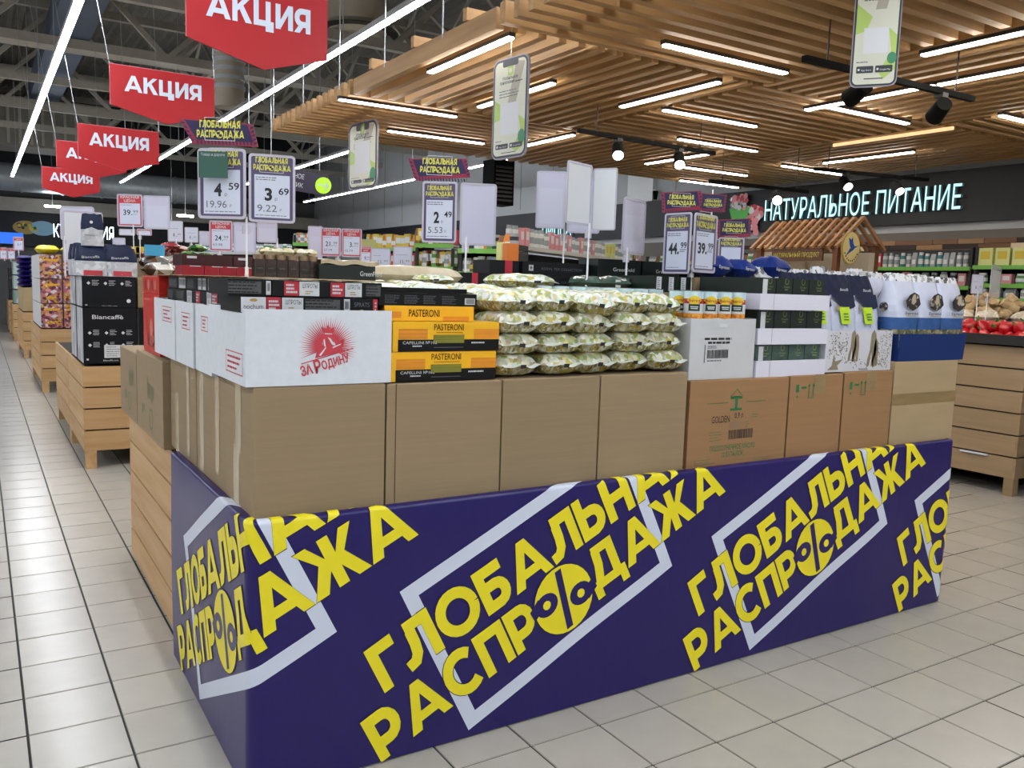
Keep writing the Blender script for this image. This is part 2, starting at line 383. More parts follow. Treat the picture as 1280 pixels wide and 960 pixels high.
b.cyl(c, c + Vector((0, 0, 1.8)), .2, m_beige, 16)
for k in range(8): b.cyl(c + Vector((0, 0, .25 + k * .12)), c + Vector((0, 0, .3 + k * .12)), .215, m_pipe, 16)
tag(b.build('vertical_duct'), 'upright ribbed round duct behind the second red sign', 'duct')
# ------------------------------------------------------------------ slatted wooden ceiling
sc_ = empty('slatted_ceiling', (2.78, -2.45, 3.2)); tag(sc_, kind='structure')
MOD, X0, Y0, ZS, SH, ST, NS = 2.4, 2.78, 4.77, 3.2, .13, .06, 15
BX = B().box((0, 0, 0), (MOD - .01, ST, SH), m_wood_x); BY = B().box((0, 0, 0), (ST, MOD - .01, SH), m_wood_y)
sx0 = BX.build('slat', sc_); sy0 = BY.build('slat', sc_); ux = uy = True
bat = None
for i in range(3):
    for j in range(-3, 2):
        x, y = X0 + i * MOD, Y0 + j * MOD
        if i == 0 and j <= -2 or j == -3 and i < 2: continue
        alongY = (i + j) % 2 == 0
        for k in range(NS):
            d = k * MOD / NS + .02
            if alongY:
                o = sy0 if uy else sy0.copy(); 
                if not uy: C.objects.link(o)
                uy = False; o.location = (x + d - X0, y - (-2.45), 0)
            else:
                o = sx0 if ux else sx0.copy()
                if not ux: C.objects.link(o)
                ux = False; o.location = (x - X0, y + d + 2.45, 0)
        for k in range(3):
            e = .35 + k * .8
            if alongY: B().box((x - X0, y + 2.45 + e, SH), (x - X0 + MOD, y + 2.45 + e + .05, SH + .08), m_wood_x).build('batten', sc_)
            else: B().box((x - X0 + e, y + 2.45, SH), (x - X0 + e + .05, y + 2.45 + MOD, SH + .08), m_wood_y).build('batten', sc_)
# blocks between slats at the cell edges
m_rod = mat('thin_steel_rod', 'b9bcc0', .4, metal=.5)
b = B()
for i in range(4):
    for j in range(-1, 5):
        b.cyl((X0 + .02 + i * 2.4, 9.55 - j * 1.5 if i else 9.5 - j * 1.0, ZS + .1), (X0 + .02 + i * 2.4, 9.55 - j * 1.5 if i else 9.5 - j * 1.0, 6.4), .006, m_rod, 5)
o = b.build('hanging_rods'); o.parent = sc_; o.matrix_parent_inverse = Matrix.Translation(sc_.location).inverted()
# ------------------------------------------------------------------ lamps
def strip(X, ya, yb, z, label, seg=1.5):
    o = empty('linear_light', (X, ya, z)); tag(o, label, 'light', 'long LED lines over the hall')
    B().box((-.035, 0, 0), (.035, yb - ya, .05), m_alu).build('housing', o)
    B().box((-.03, .01, -.012), (.03, yb - ya - .01, 0), m_led).build('diffuser', o)
    y = 1.0; wm = None
    while y < yb - ya:
        if wm is None: q = B().cyl((0, 0, .05), (0, 0, 6.3 - z), .005, m_rod, 4, caps=False).build('suspension_wire', o); wm = q.data
        else: q = bpy.data.objects.new('suspension_wire', wm); C.objects.link(q); q.parent = o
        q.location.y = y; y += 2.6
strip(.78, -6, 23.5, 3.8, 'long white LED line running over the aisle at the left')
strip(3.02, -6, 22.8, 3.8, 'long white LED line passing left of the slatted ceiling edge')
strip(5.45, 13.0, 23, 3.8, 'LED line beyond the slatted ceiling, above the green arrow sign')
strip(7.95, 12.2, 24, 3.8, 'LED line beyond the slatted ceiling, nearest the right wall')
strip(5.45, -7.5, -2.7, 3.8, 'LED line behind the camera, right of the long pair')  # unseen line added to brighten the near floor on the right
strip(7.9, -7.5, -2.7, 3.8, 'LED line behind the camera, nearest the right wall')  # also unseen, put in for more light at the right front
strip(3.6, -7.5, .5, 3.75, 'LED line behind the camera, ending above it')  # unseen line added to light the foreground and the banner front
strip(-1.6, -6, 24, 3.8, 'LED line left of the aisle, second row from the wooden ceiling')
strip(-4.0, -6, 24, 3.8, 'LED line left of the aisle, third row from the wooden ceiling')
strip(-6.4, -6, 24, 3.8, 'LED line left of the aisle, fourth row from the wooden ceiling')
WL = [(2.92, 4.77, 'Y', 'nearest its outer corner'), (3.82, 5.6, 'Y', 'partly hidden behind the middle hanging phone board'), (2.71, 7.29, 'X', 'ending at its left edge'), (3.67, 8.43, 'X', 'above the small far phone board'),
      (3.77, 4.31, 'X', 'over the middle, left of the near phone board'), (4.76, 4.78, 'Y', 'slanting above the black track with two lit spots'), (5.11, 5.8, 'X', 'behind the slanting one above the lit spots'), (6.19, 6.77, 'X', 'just right of the second lit spot'),
      (7.6, 8.21, 'X', 'low in the far part over the blank sign'), (8.49, 9.2, 'X', 'farthest one before the ceiling edge'), (7.11, 7.17, 'Y', 'slanting low behind the second lit spot'), (5.99, 4.82, 'X', 'below the near black track'),
      (5.23, 2.3, 'Y', 'upper right, cut by the frame'), (6.02, 3.86, 'Y', 'behind the near phone board'), (6.03, 2.68, 'Y', 'crossing the end of the near black track'), (8.56, 5.66, 'Y', 'over the lit wall sign'), (8.38, 7.29, 'X', 'left above the lit wall sign'), (7.38, 4.12, 'X', 'at the right edge above the wall sign'), (5.25, 7.3, 'Y', 'right behind the middle phone board'), (9.2, 3.2, 'Y', 'beside the wall beyond the frame'),
      (8.0, .3, 'Y', 'outside the view, right of the camera'), (6.3, .8, 'X', 'outside the view, above the right foreground'), (5.6, -1.6, 'Y', 'outside the view, behind the camera'), (8.4, -1.8, 'X', 'outside the view, behind the camera by the wall'), (9.0, 1.6, 'Y', 'outside the view, by the right wall'), (6.8, -.8, 'X', 'outside the view, right behind the camera'), (3.2, 1.5, 'X', 'outside the view, over the foreground floor')]  # this row: unseen bars added to brighten the dark right foreground
for x, y, d, lb in WL:
    o = empty('ceiling_light', (x, y, ZS - .028)); tag(o, 'short LED bar in the slatted ceiling, ' + lb, 'light', 'LED bars in the slatted ceiling')
    L_ = 1.17
    a, c = ((0, -.025, 0), (L_, .025, .026)) if d == 'X' else ((-.025, 0, 0), (.025, L_, .026))
    B().box(a, c, m_black).build('housing', o)
    a, c = ((.015, -.024, -.010), (L_ - .015, .024, 0)) if d == 'X' else ((-.024, .015, -.010), (.024, L_ - .015, 0))
    B().box(a, c, m_ledw).build('diffuser', o)
o = empty('wall_washer', (7.65, 4.69, ZS - .04)); tag(o, 'slim dim warm light line flush in the slatted ceiling above the wall sign', 'light')
B().box((-.012, 0, 0), (.012, 1.3, .03), mat('dim_warm_led', 'ffd9a0', .5, emit=.4)).build('diffuser', o)
# track lights
def spot(par_label, p, aim, bright=False):
    o = empty('spotlight', p); tag(o, par_label, 'spotlight', 'spotlights on the tracks')
    a = Vector(aim).normalized()
    B().cyl((0, 0, 0), (0, 0, .09), .012, m_black, 8).box((-.03, -.03, .07), (.03, .03, .10), m_black).build('bracket', o)
    hd = B().cyl(-a * .06, a * .09, .05, m_rail, 20, r2=.058).build('head', o)
    B().cyl(a * .088, a * .093, .047, m_spotb if bright else m_spotl, 20).build('lens', hd)
def track(p, q, label, zc=3.24):
    o = empty('light_track', p); tag(o, label, 'light track')
    d = Vector(q) - Vector(p)
    B().bar((0, 0, 0), d, .035, .035, m_rail).build('rail', o)
    for t in (.12, .88): B().cyl(d * t, d * t + Vector((0, 0, zc - p[2])), .005, m_black, 6).build('hanger', o)
a, c = onZ(723, 163, 2.95), onZ(893, 192, 2.95); track(a, c, 'black lighting track with two lit spots hanging over the middle')
for px, k, lb in ((762, .27, 'left lit spotlight on the middle track above the blank signs'), (846, .72, 'right lit spotlight on the middle track')):
    spot(lb, a.lerp(c, k) - Vector((0, 0, .11)), (-.45, -.62, -.65))
a, c = onZ(1005, 73, 2.95), onZ(1216, 124, 2.95); track(a, c, 'near black lighting track passing behind the near phone board')
spot('dark spotlight turned away, half behind the near phone board', a.lerp(c, .30) - Vector((0, 0, .11)), (.2, .9, -.35)); spot('dark spotlight turned away near the right end of the track', a.lerp(c, .79) - Vector((0, 0, .11)), (.5, .75, -.4))
a, c = onZ(1017, 211, 2.95), onZ(1160, 225, 2.95); track(a, c, 'far black lighting track over the wall sign')
spot('lit spotlight above the first word of the wall sign', a.lerp(c, .27) - Vector((0, 0, .11)), (-.3, -.7, -.62)); spot('lit spotlight above the gap of the wall sign', a.lerp(c, .72) - Vector((0, 0, .11)), (-.3, -.7, -.62))
p = at(970, 249, 9.2); track(p + Vector((-.9, .1, .12)), p + Vector((.5, 0, .12)), 'short black lighting track at the left end of the wall sign')
spot('brightly shining spotlight in front of the first letters of the wall sign', p, (-.62, -.75, -.25), True)
# ================================================================== wooden crates
m_dark_in = mat('crate_inside', '2a2118', .9)
def crate(x0, y0, x1, y1, zt, n, label, mx=m_plank_x, my=m_plank_y, z0=.15, sides='FLRB', group='plank crates of the displays', legs=True):
    o = empty('plank_crate', (x0, y0, 0)); tag(o, label, 'crate', group)
    W, D = x1 - x0, y1 - y0; h = (zt - z0) / n; th = .02
    fx = B().box((0, 0, 0), (W, th, h - .013), mx); fy = B().box((0, 0, 0), (th, D - 2 * th, h - .013), my)
    me1 = me2 = None
    for k in range(n):
        z = z0 + k * h
        for sd in sides:
            if sd in 'FB':
                if me1 is None: q = fx.build('plank', o); me1 = q.data
                else: q = bpy.data.objects.new('plank', me1); C.objects.link(q); q.parent = o
                q.location = (0, 0 if sd == 'F' else D - th, z)
            else:
                if me2 is None: q = fy.build('plank', o); me2 = q.data
                else: q = bpy.data.objects.new('plank', me2); C.objects.link(q); q.parent = o
                q.location = (0 if sd == 'L' else W - th, th, z)
    B().box((th, th, z0), (W - th, D - th, zt - .02), m_dark_in).build('inner_panel', o)
    if legs:
        for lx in (.01, W - .09):
            for ly in (.01, D - .09): B().box((lx, ly, 0), (lx + .08, ly + .08, z0), my).build('leg', o)
    return o
crate(.70, 3.685, 4.30, 5.14, .85, 5, 'wooden plank crate beside the navy sale banner under the printed cartons', z0=.02, legs=False)
crate(.72, 2.54, 4.30, 3.66, .865, 4, 'wooden crate hidden behind the navy sale banner', legs=True)
crate(.70, 7.65, 3.6, 8.98, .86, 4, 'plank crate carrying the black coffee cartons')
crate(.70, 9.0, 3.6, 10.5, .86, 4, 'plank crate directly behind the one with black coffee cartons')
crate(.68, 12.81, 3.6, 15.2, .86, 4, 'plank crate under the purple candy cartons')
crate(.68, 18.03, 3.6, 20.3, .86, 4, 'plank crate under the violet packs, beyond the candy cartons')
crate(.66, 22.4, 3.6, 24.0, .86, 4, 'plank crate farther down the aisle, last but one')
crate(.66, 25.6, 3.6, 27.0, .86, 4, 'last plank crate at the far end of the aisle')
crate(7.20, 3.62, 9.0, 5.8, 1.25, 6, 'tall dull plank crate with the red peppers on top', mx=m_plankr, my=m_plankr)
b = B().box((7.17, 3.85, .31), (7.195, 4.08, .322), m_banwhite).build('broken_edge'); tag(b, 'pale splinter strip on the tall dull crate', 'strip')
crate(7.28, 1.7, 9.0, 3.38, 1.25, 6, 'dull plank crate cut by the right photo edge', mx=m_plankr, my=m_plankr)
# ================================================================== navy sale banner wrapped round the front crates
RC, TF = .045, .868
def path(s):
    """unfolded length s -> point on the wrapped path and outward normal (plan view)"""
    q = math.pi / 2 * RC
    if s < .70 - q: return (.655, 2.488 + RC + (.70 - q - s)), (-1, 0)
    if s < .70: a = math.pi + (s - (.70 - q)) / RC; return (.70 + RC * math.cos(a), 2.488 + RC + RC * math.sin(a)), (math.cos(a), math.sin(a))
    if s < 4.29: return (s, 2.488), (0, -1)
    if s < 4.29 + q: a = 1.5 * math.pi + (s - 4.29) / RC; return (4.29 + RC * math.cos(a), 2.488 + RC + RC * math.sin(a)), (math.cos(a), math.sin(a))
    return (4.29 + RC, 2.488 + RC + s - 4.29 - q), (1, 0)
def bmap(s, t, off):
    (x, y), (nx, ny) = path(s); r = .012; q = math.pi / 2 * r
    if t < TF: d, z = 0, t; o = (off, 0)
    elif t < TF + q: a = (t - TF) / r; d = r - r * math.cos(a); z = TF + r * math.sin(a); o = (off * math.cos(a), off * math.sin(a))
    else: d = r + (t - TF - q); z = TF + r; o = (0, off)
    k = -d + o[0]
    bl = .004 * math.sin(s * 9) * math.sin(min(t, .8) * 3.9)                # slight belly of the film
    k += bl
    return (x + nx * k, y + ny * k, z + o[1])
SMIN, SMAX, TMAX = -.507, 5.3, .905
def wrapped(polys, off, b, m):
    """clip flat polygons to the banner, cut them at the folds and wrap them round"""
    bm = bmesh.new(); lay = bm.verts.layers.float.new('lift')
    for n_, p in enumerate(polys):
        vs = [bm.verts.new((q[0], q[1], 0)) for q in p]
        for v in vs: v[lay] = .00009 * (n_ % 5)
        try: bm.faces.new(vs)
        except ValueError: pass
    def cut(co, no, clear=False):
        bmesh.ops.bisect_plane(bm, geom=bm.verts[:] + bm.edges[:] + bm.faces[:], plane_co=co, plane_no=no, clear_outer=clear, dist=1e-6)
    cut((SMIN + .002, 0, 0), (-1, 0, 0), True); cut((SMAX, 0, 0), (1, 0, 0), True); cut((0, TMAX, 0), (0, 1, 0), True); cut((0, .006, 0), (0, -1, 0), True)
    q = math.pi / 2 * RC
    for c0 in (.70 - q, 4.29):
        for k in range(6): cut((c0 + q * k / 5, 0, 0), (1, 0, 0))
    s = SMIN
    while s < SMAX: cut((s, 0, 0), (1, 0, 0)); s += .06
    for k in range(1, 7): cut((0, k * .124, 0), (0, 1, 0))
    for t in (TF, TF + .006, TF + .0125, TF + .019): cut((0, t, 0), (0, 1, 0))
    bm.verts.ensure_lookup_table(); o = len(b.v); k = b.slot(m)
    bm.verts.index_update()
    for v in bm.verts: b.v.append(Vector(bmap(v.co.x, v.co.y, off + v[lay])))
    for f in bm.faces: b.f.append(tuple(v.index + o for v in f.verts)); b.mi.append(k); b.sm.append(True)
    bm.free()
ban = B(); wrapped([[(SMIN, 0), (SMAX, 0), (SMAX, TMAX), (SMIN, TMAX)]], 0, ban, m_navyban)
bo = ban.build('sale_banner'); tag(bo, 'big navy wrap-round sale banner with yellow slanted lettering below the cartons', 'banner')
DX, DY = math.cos(math.radians(26.4)), math.sin(math.radians(26.4))
def logo_pieces(ox, oz):
    """one slanted sale logo: frame, two lines of letters, round percent badge -> lists of polygons"""
    def tr(p, u0, v0, k=.178, kx=None):
        kx = kx or k
        return [((ox + (u0 + q.x * kx) * DX - (v0 + q.y * k) * DY), (oz + (u0 + q.x * kx) * DY + (v0 + q.y * k) * DX)) for q in p]
    one = lambda pts: [tr([Vector(q)], 0, 0, 1)[0] for q in pts]
    fr = [one(p) for p in ([(.31, -.125), (1.352, -.125), (1.352, -.073), (.31, -.073)], [(.31, .443), (1.352, .443), (1.352, .495), (.31, .495)], [(.31, -.073), (.362, -.073), (.362, .443), (.31, .443)], [(1.30, -.073), (1.352, -.073), (1.352, .443), (1.30, .443)])]
    lt = []
    p1, W1 = heavy('ГЛОБАЛЬНАЯ', .05); lt += [tr(p, .115, .212, .178, 1.50 / W1) for p in p1]
    p2, W2 = heavy('РАСПР', .05); lt += [tr(p, 0, 0, .178, .715 / W2) for p in p2]
    p3, W3 = heavy('ДАЖА', .03); lt += [tr(p, .985, .0, .178, .745 / W3) for p in p3]
    cu, cv, r = .85, .07, .135
    disc = [one([(cu + r * math.cos(i * .2244), cv + r * math.sin(i * .2244)) for i in range(28)])]
    dk = [one([(cu - .035, cv - .12), (cu - .005, cv - .12), (cu + .035, cv + .12), (cu + .005, cv + .12)])]
    for sx in (-.075, .075): dk.append(one([(cu + sx + .052 * math.cos(i * .314), cv + sx * -.35 + .045 * math.sin(i * .314)) for i in range(20)]))
    dk += [one([(cu - .15, cv + .045), (cu - .10, cv + .07), (cu - .075, cv + .03), (cu - .145, cv + .0)]), one([(cu + .15, cv - .045), (cu + .10, cv - .07), (cu + .075, cv - .03), (cu + .145, cv)])]
    dot = [one([(cu + sx + .018 * math.cos(i * .628), cv + sx * -.35 + .018 * math.sin(i * .628)) for i in range(10)]) for sx in (-.075, .075)]
    return fr, lt, disc, dk, dot
def grow(p, d):
    c = Vector((sum(q[0] for q in p) / len(p), sum(q[1] for q in p) / len(p)))
    return [Vector(q) + (Vector(q) - c).normalized() * d for q in p]
for k, nm in enumerate(('left', 'middle', 'right', 'end')):
    fr, lt, disc, dk, dot = logo_pieces(1.095 + 1.428 * (k - 1), .004)
    b = B(); wrapped(fr, .0012, b, m_banwhite); b.build('white_frame', bo)
    b = B(); wrapped([grow(p, .0035) for p in lt + disc], .0018, b, m_ltr_edge); wrapped(lt, .0024, b, m_yel); b.build('lettering', bo)
    b = B(); wrapped(disc, .003, b, m_yel); wrapped(dk, .0036, b, m_navyban); wrapped(dot, .0042, b, m_yel); b.build('percent_badge', bo)
# ================================================================== cardboard cartons
def carton(x0, y0, z0, x1, y1, z1, m, label, group='plain brown cartons', seam='F', tape=None, cat='carton', name='carton', extra=None):
    """closed carton: body with flap seam groove, tape strips as parts; origin at its base"""
    o = empty(name, (x0, y0, z0)); tag(o, label, cat, group)
    W, D, H = x1 - x0, y1 - y0, z1 - z0; e = .004
    b = B().add([(e, e, 0), (W - e, e, 0), (W - e, D - e, 0), (e, D - e, 0), (0, 0, e), (W, 0, e), (W, D, e), (0, D, e), (0, 0, H - e), (W, 0, H - e), (W, D, H - e), (0, D, H - e), (e, e, H), (W - e, e, H), (W - e, D - e, H), (e, D - e, H)],
                [(3, 2, 1, 0), (12, 13, 14, 15)] + [(a + i, a + (i + 1) % 4, a + 4 + (i + 1) % 4, a + 4 + i) for a in (0, 4, 8) for i in range(4)], m)
    b.build('body', o)
    if tape:
        t = B()
        for n_, (face, u0, v0, u1, v1, tm) in enumerate(tape):
            t.M = front(0, 0, 0) if face == 'F' else left(D, 0, 0)
            t.rect(u0, v0, u1, v1, tm, .0008 + .0004 * n_)
        t.build('tape', o)
    if extra:
        t = B(); extra(t, W, D, H); t.build('print', o)
    return o
GB = 'plain brown cartons along the banner'
carton(.685, 2.53, .87, 1.108, 2.868, 1.279, m_card, 'plain brown carton at the left front corner under the white carton with red emblem', GB, tape=[('L', .10, .0, .17, .20, m_tape), ('L', .13, .18, .20, .409, m_tape)])
carton(1.115, 2.53, .87, 1.549, 2.868, 1.275, m_card, 'plain brown carton under the yellow pasta boxes', GB, tape=[('F', .03, .0, .033, .405, m_cardd)])
carton(1.556, 2.53, .87, 1.983, 2.868, 1.277, m_card, 'plain brown carton under the left part of the pasta bags, third from the corner', GB)
carton(1.991, 2.53, .87, 2.432, 2.868, 1.279, m_card, 'plain brown carton under the right part of the pasta bags', GB, tape=[('F', .05, .26, .39, .263, m_tape2)])
def oil(b, W, D, H):
    b.M = front(0, 0, 0); g_ = m_greeni; w_ = .0008
    b.rect(.10, .272, .22, .2745, g_, w_); b.rect(.33, .272, .45, .2745, g_, w_)
    b.rect(.235, .288, .305, .298, g_, w_); b.rect(.235, .238, .305, .248, g_, w_); b.rect(.262, .248, .278, .288, g_, w_)
    for a0, a1 in (((.235, .298), (.27, .33)), ((.305, .298), (.27, .33)), ((.248, .298), (.292, .298))):
        for p in stroke([a0, a1], .003): b.poly(p, g_, w_)
    b.text('GOLDEN', .13, .19, .03, m_ink, .105, off=-.0, w=w_); b.text('0,9 л', .265, .205, .024, m_ink, .05, w=w_)
    b.lines(.235, .185, .09, 4, .008, m_greyink, .002, w_); b.barcode(.235, .115, .145, .04, m_ink, w_); b.lines(.12, .15, .08, 4, .012, g_, .002, w_)
    b.lines(.37, .215, .05, 2, .012, g_, .003, w_); b.lines(.33, .185, .03, 3, .01, g_, .002, w_)
    b.text('ПОДСОЛНЕЧНОЕ МАСЛО', .13, .07, .022, g_, .27, w=w_, off=.01); b.text('12 БУТЫЛОК', .2, .04, .022, g_, .13, w=w_, off=.01)
    b.lines(.04, .035, .13, 3, .009, g_, .002, w_); b.lines(.02, .005, .15, 1, .009, g_, .002, w_); b.lines(.40, .02, .12, 3, .008, g_, .002, w_)
carton(2.452, 2.53, .87, 3.045, 2.87, 1.242, m_card2, 'brown sunflower oil carton with green print and barcode', 'cartons along the banner', extra=oil)
def arrows(b, W, D, H):
    b.M = front(0, 0, 0); x = .04
    b.rect(x, .30, x + .02, .335, m_greeni); b.rect(x + .005, .275, x + .015, .285, m_greeni); b.rect(x + .035, .315, x + .07, .325, m_greeni)
    for k in (0, .03): b.rect(x + .085 + k, .275, x + .09 + k, .33, m_greeni); b.poly([(x + .078 + k, .325), (x + .097 + k, .325), (x + .0875 + k, .34)], m_greeni)
    b.rect(x + .08, .27, x + .125, .273, m_greeni); b.rect(x + .125, .29, x + .2, .378, m_tape2, .0006)
carton(3.056, 2.53, .87, 3.420, 2.87, 1.245, m_card2, 'brown carton with small green handling arrows, right of the sunflower oil carton', 'cartons along the banner', extra=arrows)
carton(3.432, 2.53, .87, 3.800, 2.87, 1.250, m_card2, 'brown carton with small green handling arrows, left of the taller taped carton', 'cartons along the banner', extra=arrows)
carton(3.815, 2.532, .87, 4.355, 2.875, 1.293, m_cardl, 'tall light brown carton with a tape band at the right end of the banner', 'cartons along the banner', tape=[('F', 0, .205, .545, .262, m_tape2)])
GL = 'brown taped cartons along the aisle side'
carton(.69, 2.88, .87, 1.1, 3.335, 1.262, m_card, 'taped brown carton on the aisle side, just behind the corner carton', GL, tape=[('L', .05, 0, .12, .39, m_tape), ('L', .30, .05, .36, .392, m_tape)])
carton(.69, 3.345, .87, 1.1, 3.845, 1.262, m_card, 'taped brown carton on the aisle side above the left end of the banner', GL, tape=[('L', .1, 0, .17, .25, m_tape), ('L', .33, .02, .38, .39, m_tape)])
def oilside(b, W, D, H):
    b.M = left(D, 0, 0)
    for p in stroke(arc(.40 * D / .7, .09, .045, .045, 0, 360, 16), .006): b.poly(p, m_greeni)
    for k in range(5): b.rect(.32 + k * .035, .17 + R.uniform(0, .02), .328 + k * .035, .24 + R.uniform(0, .04), m_greeni)
    for k in range(2): b.rect(.16 + k * .05, .09 + k * .01, .175 + k * .05, .135, m_greeni)
carton(.66, 3.86, .851, 1.1, 4.565, 1.235, m_card, 'brown carton with green upright print on the wooden crate, nearer one', GL, extra=oilside)
carton(.66, 4.58, .851, 1.1, 5.14, 1.21, m_card, 'brown carton with green upright print on the wooden crate, rear one under the black carton', GL, extra=oilside)
nf = 0
for x0, x1 in ((1.12, 1.9), (1.91, 2.7), (2.71, 3.5), (3.51, 4.29)):
    for y0, y1, z1 in ((2.88, 3.6, 1.235), (3.61, 4.35, 1.235), (4.36, 5.1, 1.235)):
        carton(x0, y0, .87, x1, y1, z1, m_card, 'brown carton inside the stack, %s from the aisle in the %s row behind the front' % (ORD[nf // 3], ORD[nf % 3]), 'cartons inside the stack'); nf += 1
nf = 0
for x0, x1 in ((1.12, 1.9), (1.91, 2.7), (2.71, 3.5), (3.51, 4.29)):
    for y0, y1 in ((3.35, 4.05), (4.06, 4.8)):
        carton(x0, y0, 1.236, x1, y1, 1.595, m_card, 'upper brown carton inside the stack, %s from the aisle, %s one' % (ORD[nf // 2], ('front', 'rear')[nf % 2]), 'upper cartons inside the stack'); nf += 1
# ------------------------------------------------------------------ open carton trays (white) : thin walls
def tray(x0, y0, z0, x1, y1, z1, m, label, cat='carton', group=None, name='open_carton', th=.005, extra=None, flare=0, ragged=False):
    o = empty(name, (x0, y0, z0)); tag(o, label, cat, group); W, D, H = x1 - x0, y1 - y0, z1 - z0; f = flare
    def wall(p, q, h0, h1, n):
        b = B(); p = Vector(p); q = Vector(q); nn = Vector(n); k = 10 if ragged else 1
        vs = []
        for i in range(k + 1):
            t = i / k; c = p.lerp(q, t); h = h0 + (h1 - h0) * t + (R.uniform(-.004, .004) if ragged and 0 < i < k else 0)
            vs += [(c.x, c.y, 0), (c.x - nn.x * f, c.y - nn.y * f, h), (c.x + nn.x * th, c.y + nn.y * th, 0), (c.x + nn.x * (th - f), c.y + nn.y * (th - f), h)]
        fs = []
        for i in range(k):
            a = i * 4; fs += [(a, a + 4, a + 5, a + 1), (a + 2, a + 3, a + 7, a + 6), (a + 1, a + 5, a + 7, a + 3)]
        fs += [(0, 1, 3, 2), (4 * k, 4 * k + 2, 4 * k + 3, 4 * k + 1)]
        return b.add(vs, fs, m)
    wall((.0015, 0), (W - .0015, 0), H, H, (0, 1)).build('front_wall', o); wall((W - .0015, D), (.0015, D), H, H, (0, -1)).build('rear_wall', o)
    wall((0, D - .0015), (0, .0015), H - .0005, H - .0005, (1, 0)).build('side_wall', o); wall((W, .0015), (W, D - .0015), H - .0005, H - .0005, (-1, 0)).build('side_wall', o)
    B().box((.002, .002, 0), (W - .002, D - .002, .005), m).build('bottom', o)
    if extra: t = B(); extra(t, W, D, H); t.build('print', o)
    return o
def emblem(b, W, D, H):
    b.M = front(0, 0, 0); cu, cv = .253, .118
    for k in range(44):                                                    # rays
        a = math.radians(-28 + k * 5.35); r0 = .024; r1 = .090 + .007 * (k % 2)
        if cv + r1 * math.sin(a) < .075: r1 = .07
        d = Vector((math.cos(a), math.sin(a))); n = Vector((-d.y, d.x)); c = Vector((cu, cv))
        b.poly([c + d * r0 - n * .0019, c + d * .052 - n * .0017, c + d * r1, c + d * .052 + n * .0017, c + d * r0 + n * .0019], m_red, .001 + .00004 * (k % 5))
    for i_, pts in enumerate(([(cu - .042, .083), (cu + .05, .103), (cu + .04, .122), (cu - .02, .124), (cu - .036, .105)], [(cu + .012, .11), (cu + .048, .118), (cu + .052, .140), (cu + .044, .142), (cu + .03, .124)],
        [(cu - .016, .12), (cu + .014, .118), (cu + .02, .148), (cu + .012, .165), (cu - .008, .167), (cu - .02, .15)], [(cu - .018, .162), (cu - .022, .18), (cu - .008, .174), (cu - .001, .186), (cu + .006, .174), (cu + .02, .179), (cu + .016, .162)],
        [(cu - .034, .118), (cu - .018, .115), (cu - .02, .156), (cu - .030, .145)])):
        b.poly(pts, m_red, .0013 + i_ * .0001)
    for pts in ([(cu - .002, .148), (cu + .008, .143), (cu + .022, .122), (cu + .012, .124)], [(cu - .016, .14), (cu - .012, .142), (cu - .008, .118), (cu - .013, .12)], [(cu + .014, .113), (cu + .040, .124), (cu + .042, .128), (cu + .014, .118)], [(cu - .012, .157), (cu + .012, .156), (cu + .012, .159), (cu - .012, .160)], [(cu - .024, .09), (cu - .006, .116), (cu - .010, .116), (cu - .03, .092)]):
        b.poly(pts, m_wbox, .0022)
    a = math.atan2(.047, .168)
    for p in stroke([(.167, .066), (.335, .113)], .003): b.poly(p, m_red, .002)
    b.text('ЗА', .170, .028, .030, m_red, .038, ang=a, off=.03); b.text('Р', .214, .036, .040, m_red, .022, ang=a, off=.03); b.text('ОДИНУ', .236, .047, .026, m_red, .092, ang=a, off=.03)
GW = 'white cut-open cartons at the left corner'
tray(.662, 2.53, 1.281, 1.128, 3.0, 1.512, m_wbox, 'white open carton with the red figure emblem and rays on its front', 'carton', GW, extra=emblem)
def stamp(u0, v0, wd, hh):
    def f(b, W, D, H):
        b.M = left(D, 0, 0)
        for p in stroke([(u0, v0), (u0 + wd, v0), (u0 + wd, v0 + hh), (u0, v0 + hh), (u0, v0)], .003): b.poly(p, m_red, .001)
        b.lines(u0 + .02, v0 + hh * .7, wd - .04, 3, hh * .26, m_red, hh * .1, .001)
    return f
q = S.objects
o = [x for x in q if x.get('label', '').startswith('white open carton with the red')][0]
t = B(); stamp(.24, .03, .20, .065)(t, .466, .47, .231); t.build('stamp', o)
tray(.672, 3.005, 1.263, 1.12, 3.255, 1.505, m_wbox, 'blank narrow white open carton behind the one with the emblem', 'carton', GW, extra=stamp(.10, .15, .1, .05))
tray(.668, 3.275, 1.263, 1.12, 3.60, 1.505, m_wbox, 'white open carton with a small red stamp, second from the tall red carton', 'carton', GW, extra=stamp(.12, .14, .15, .06))
tray(.665, 3.605, 1.263, 1.12, 4.07, 1.505, m_wbox, 'white open carton with a small red stamp beside the tall red carton', 'carton', GW, extra=stamp(.2, .15, .2, .06))
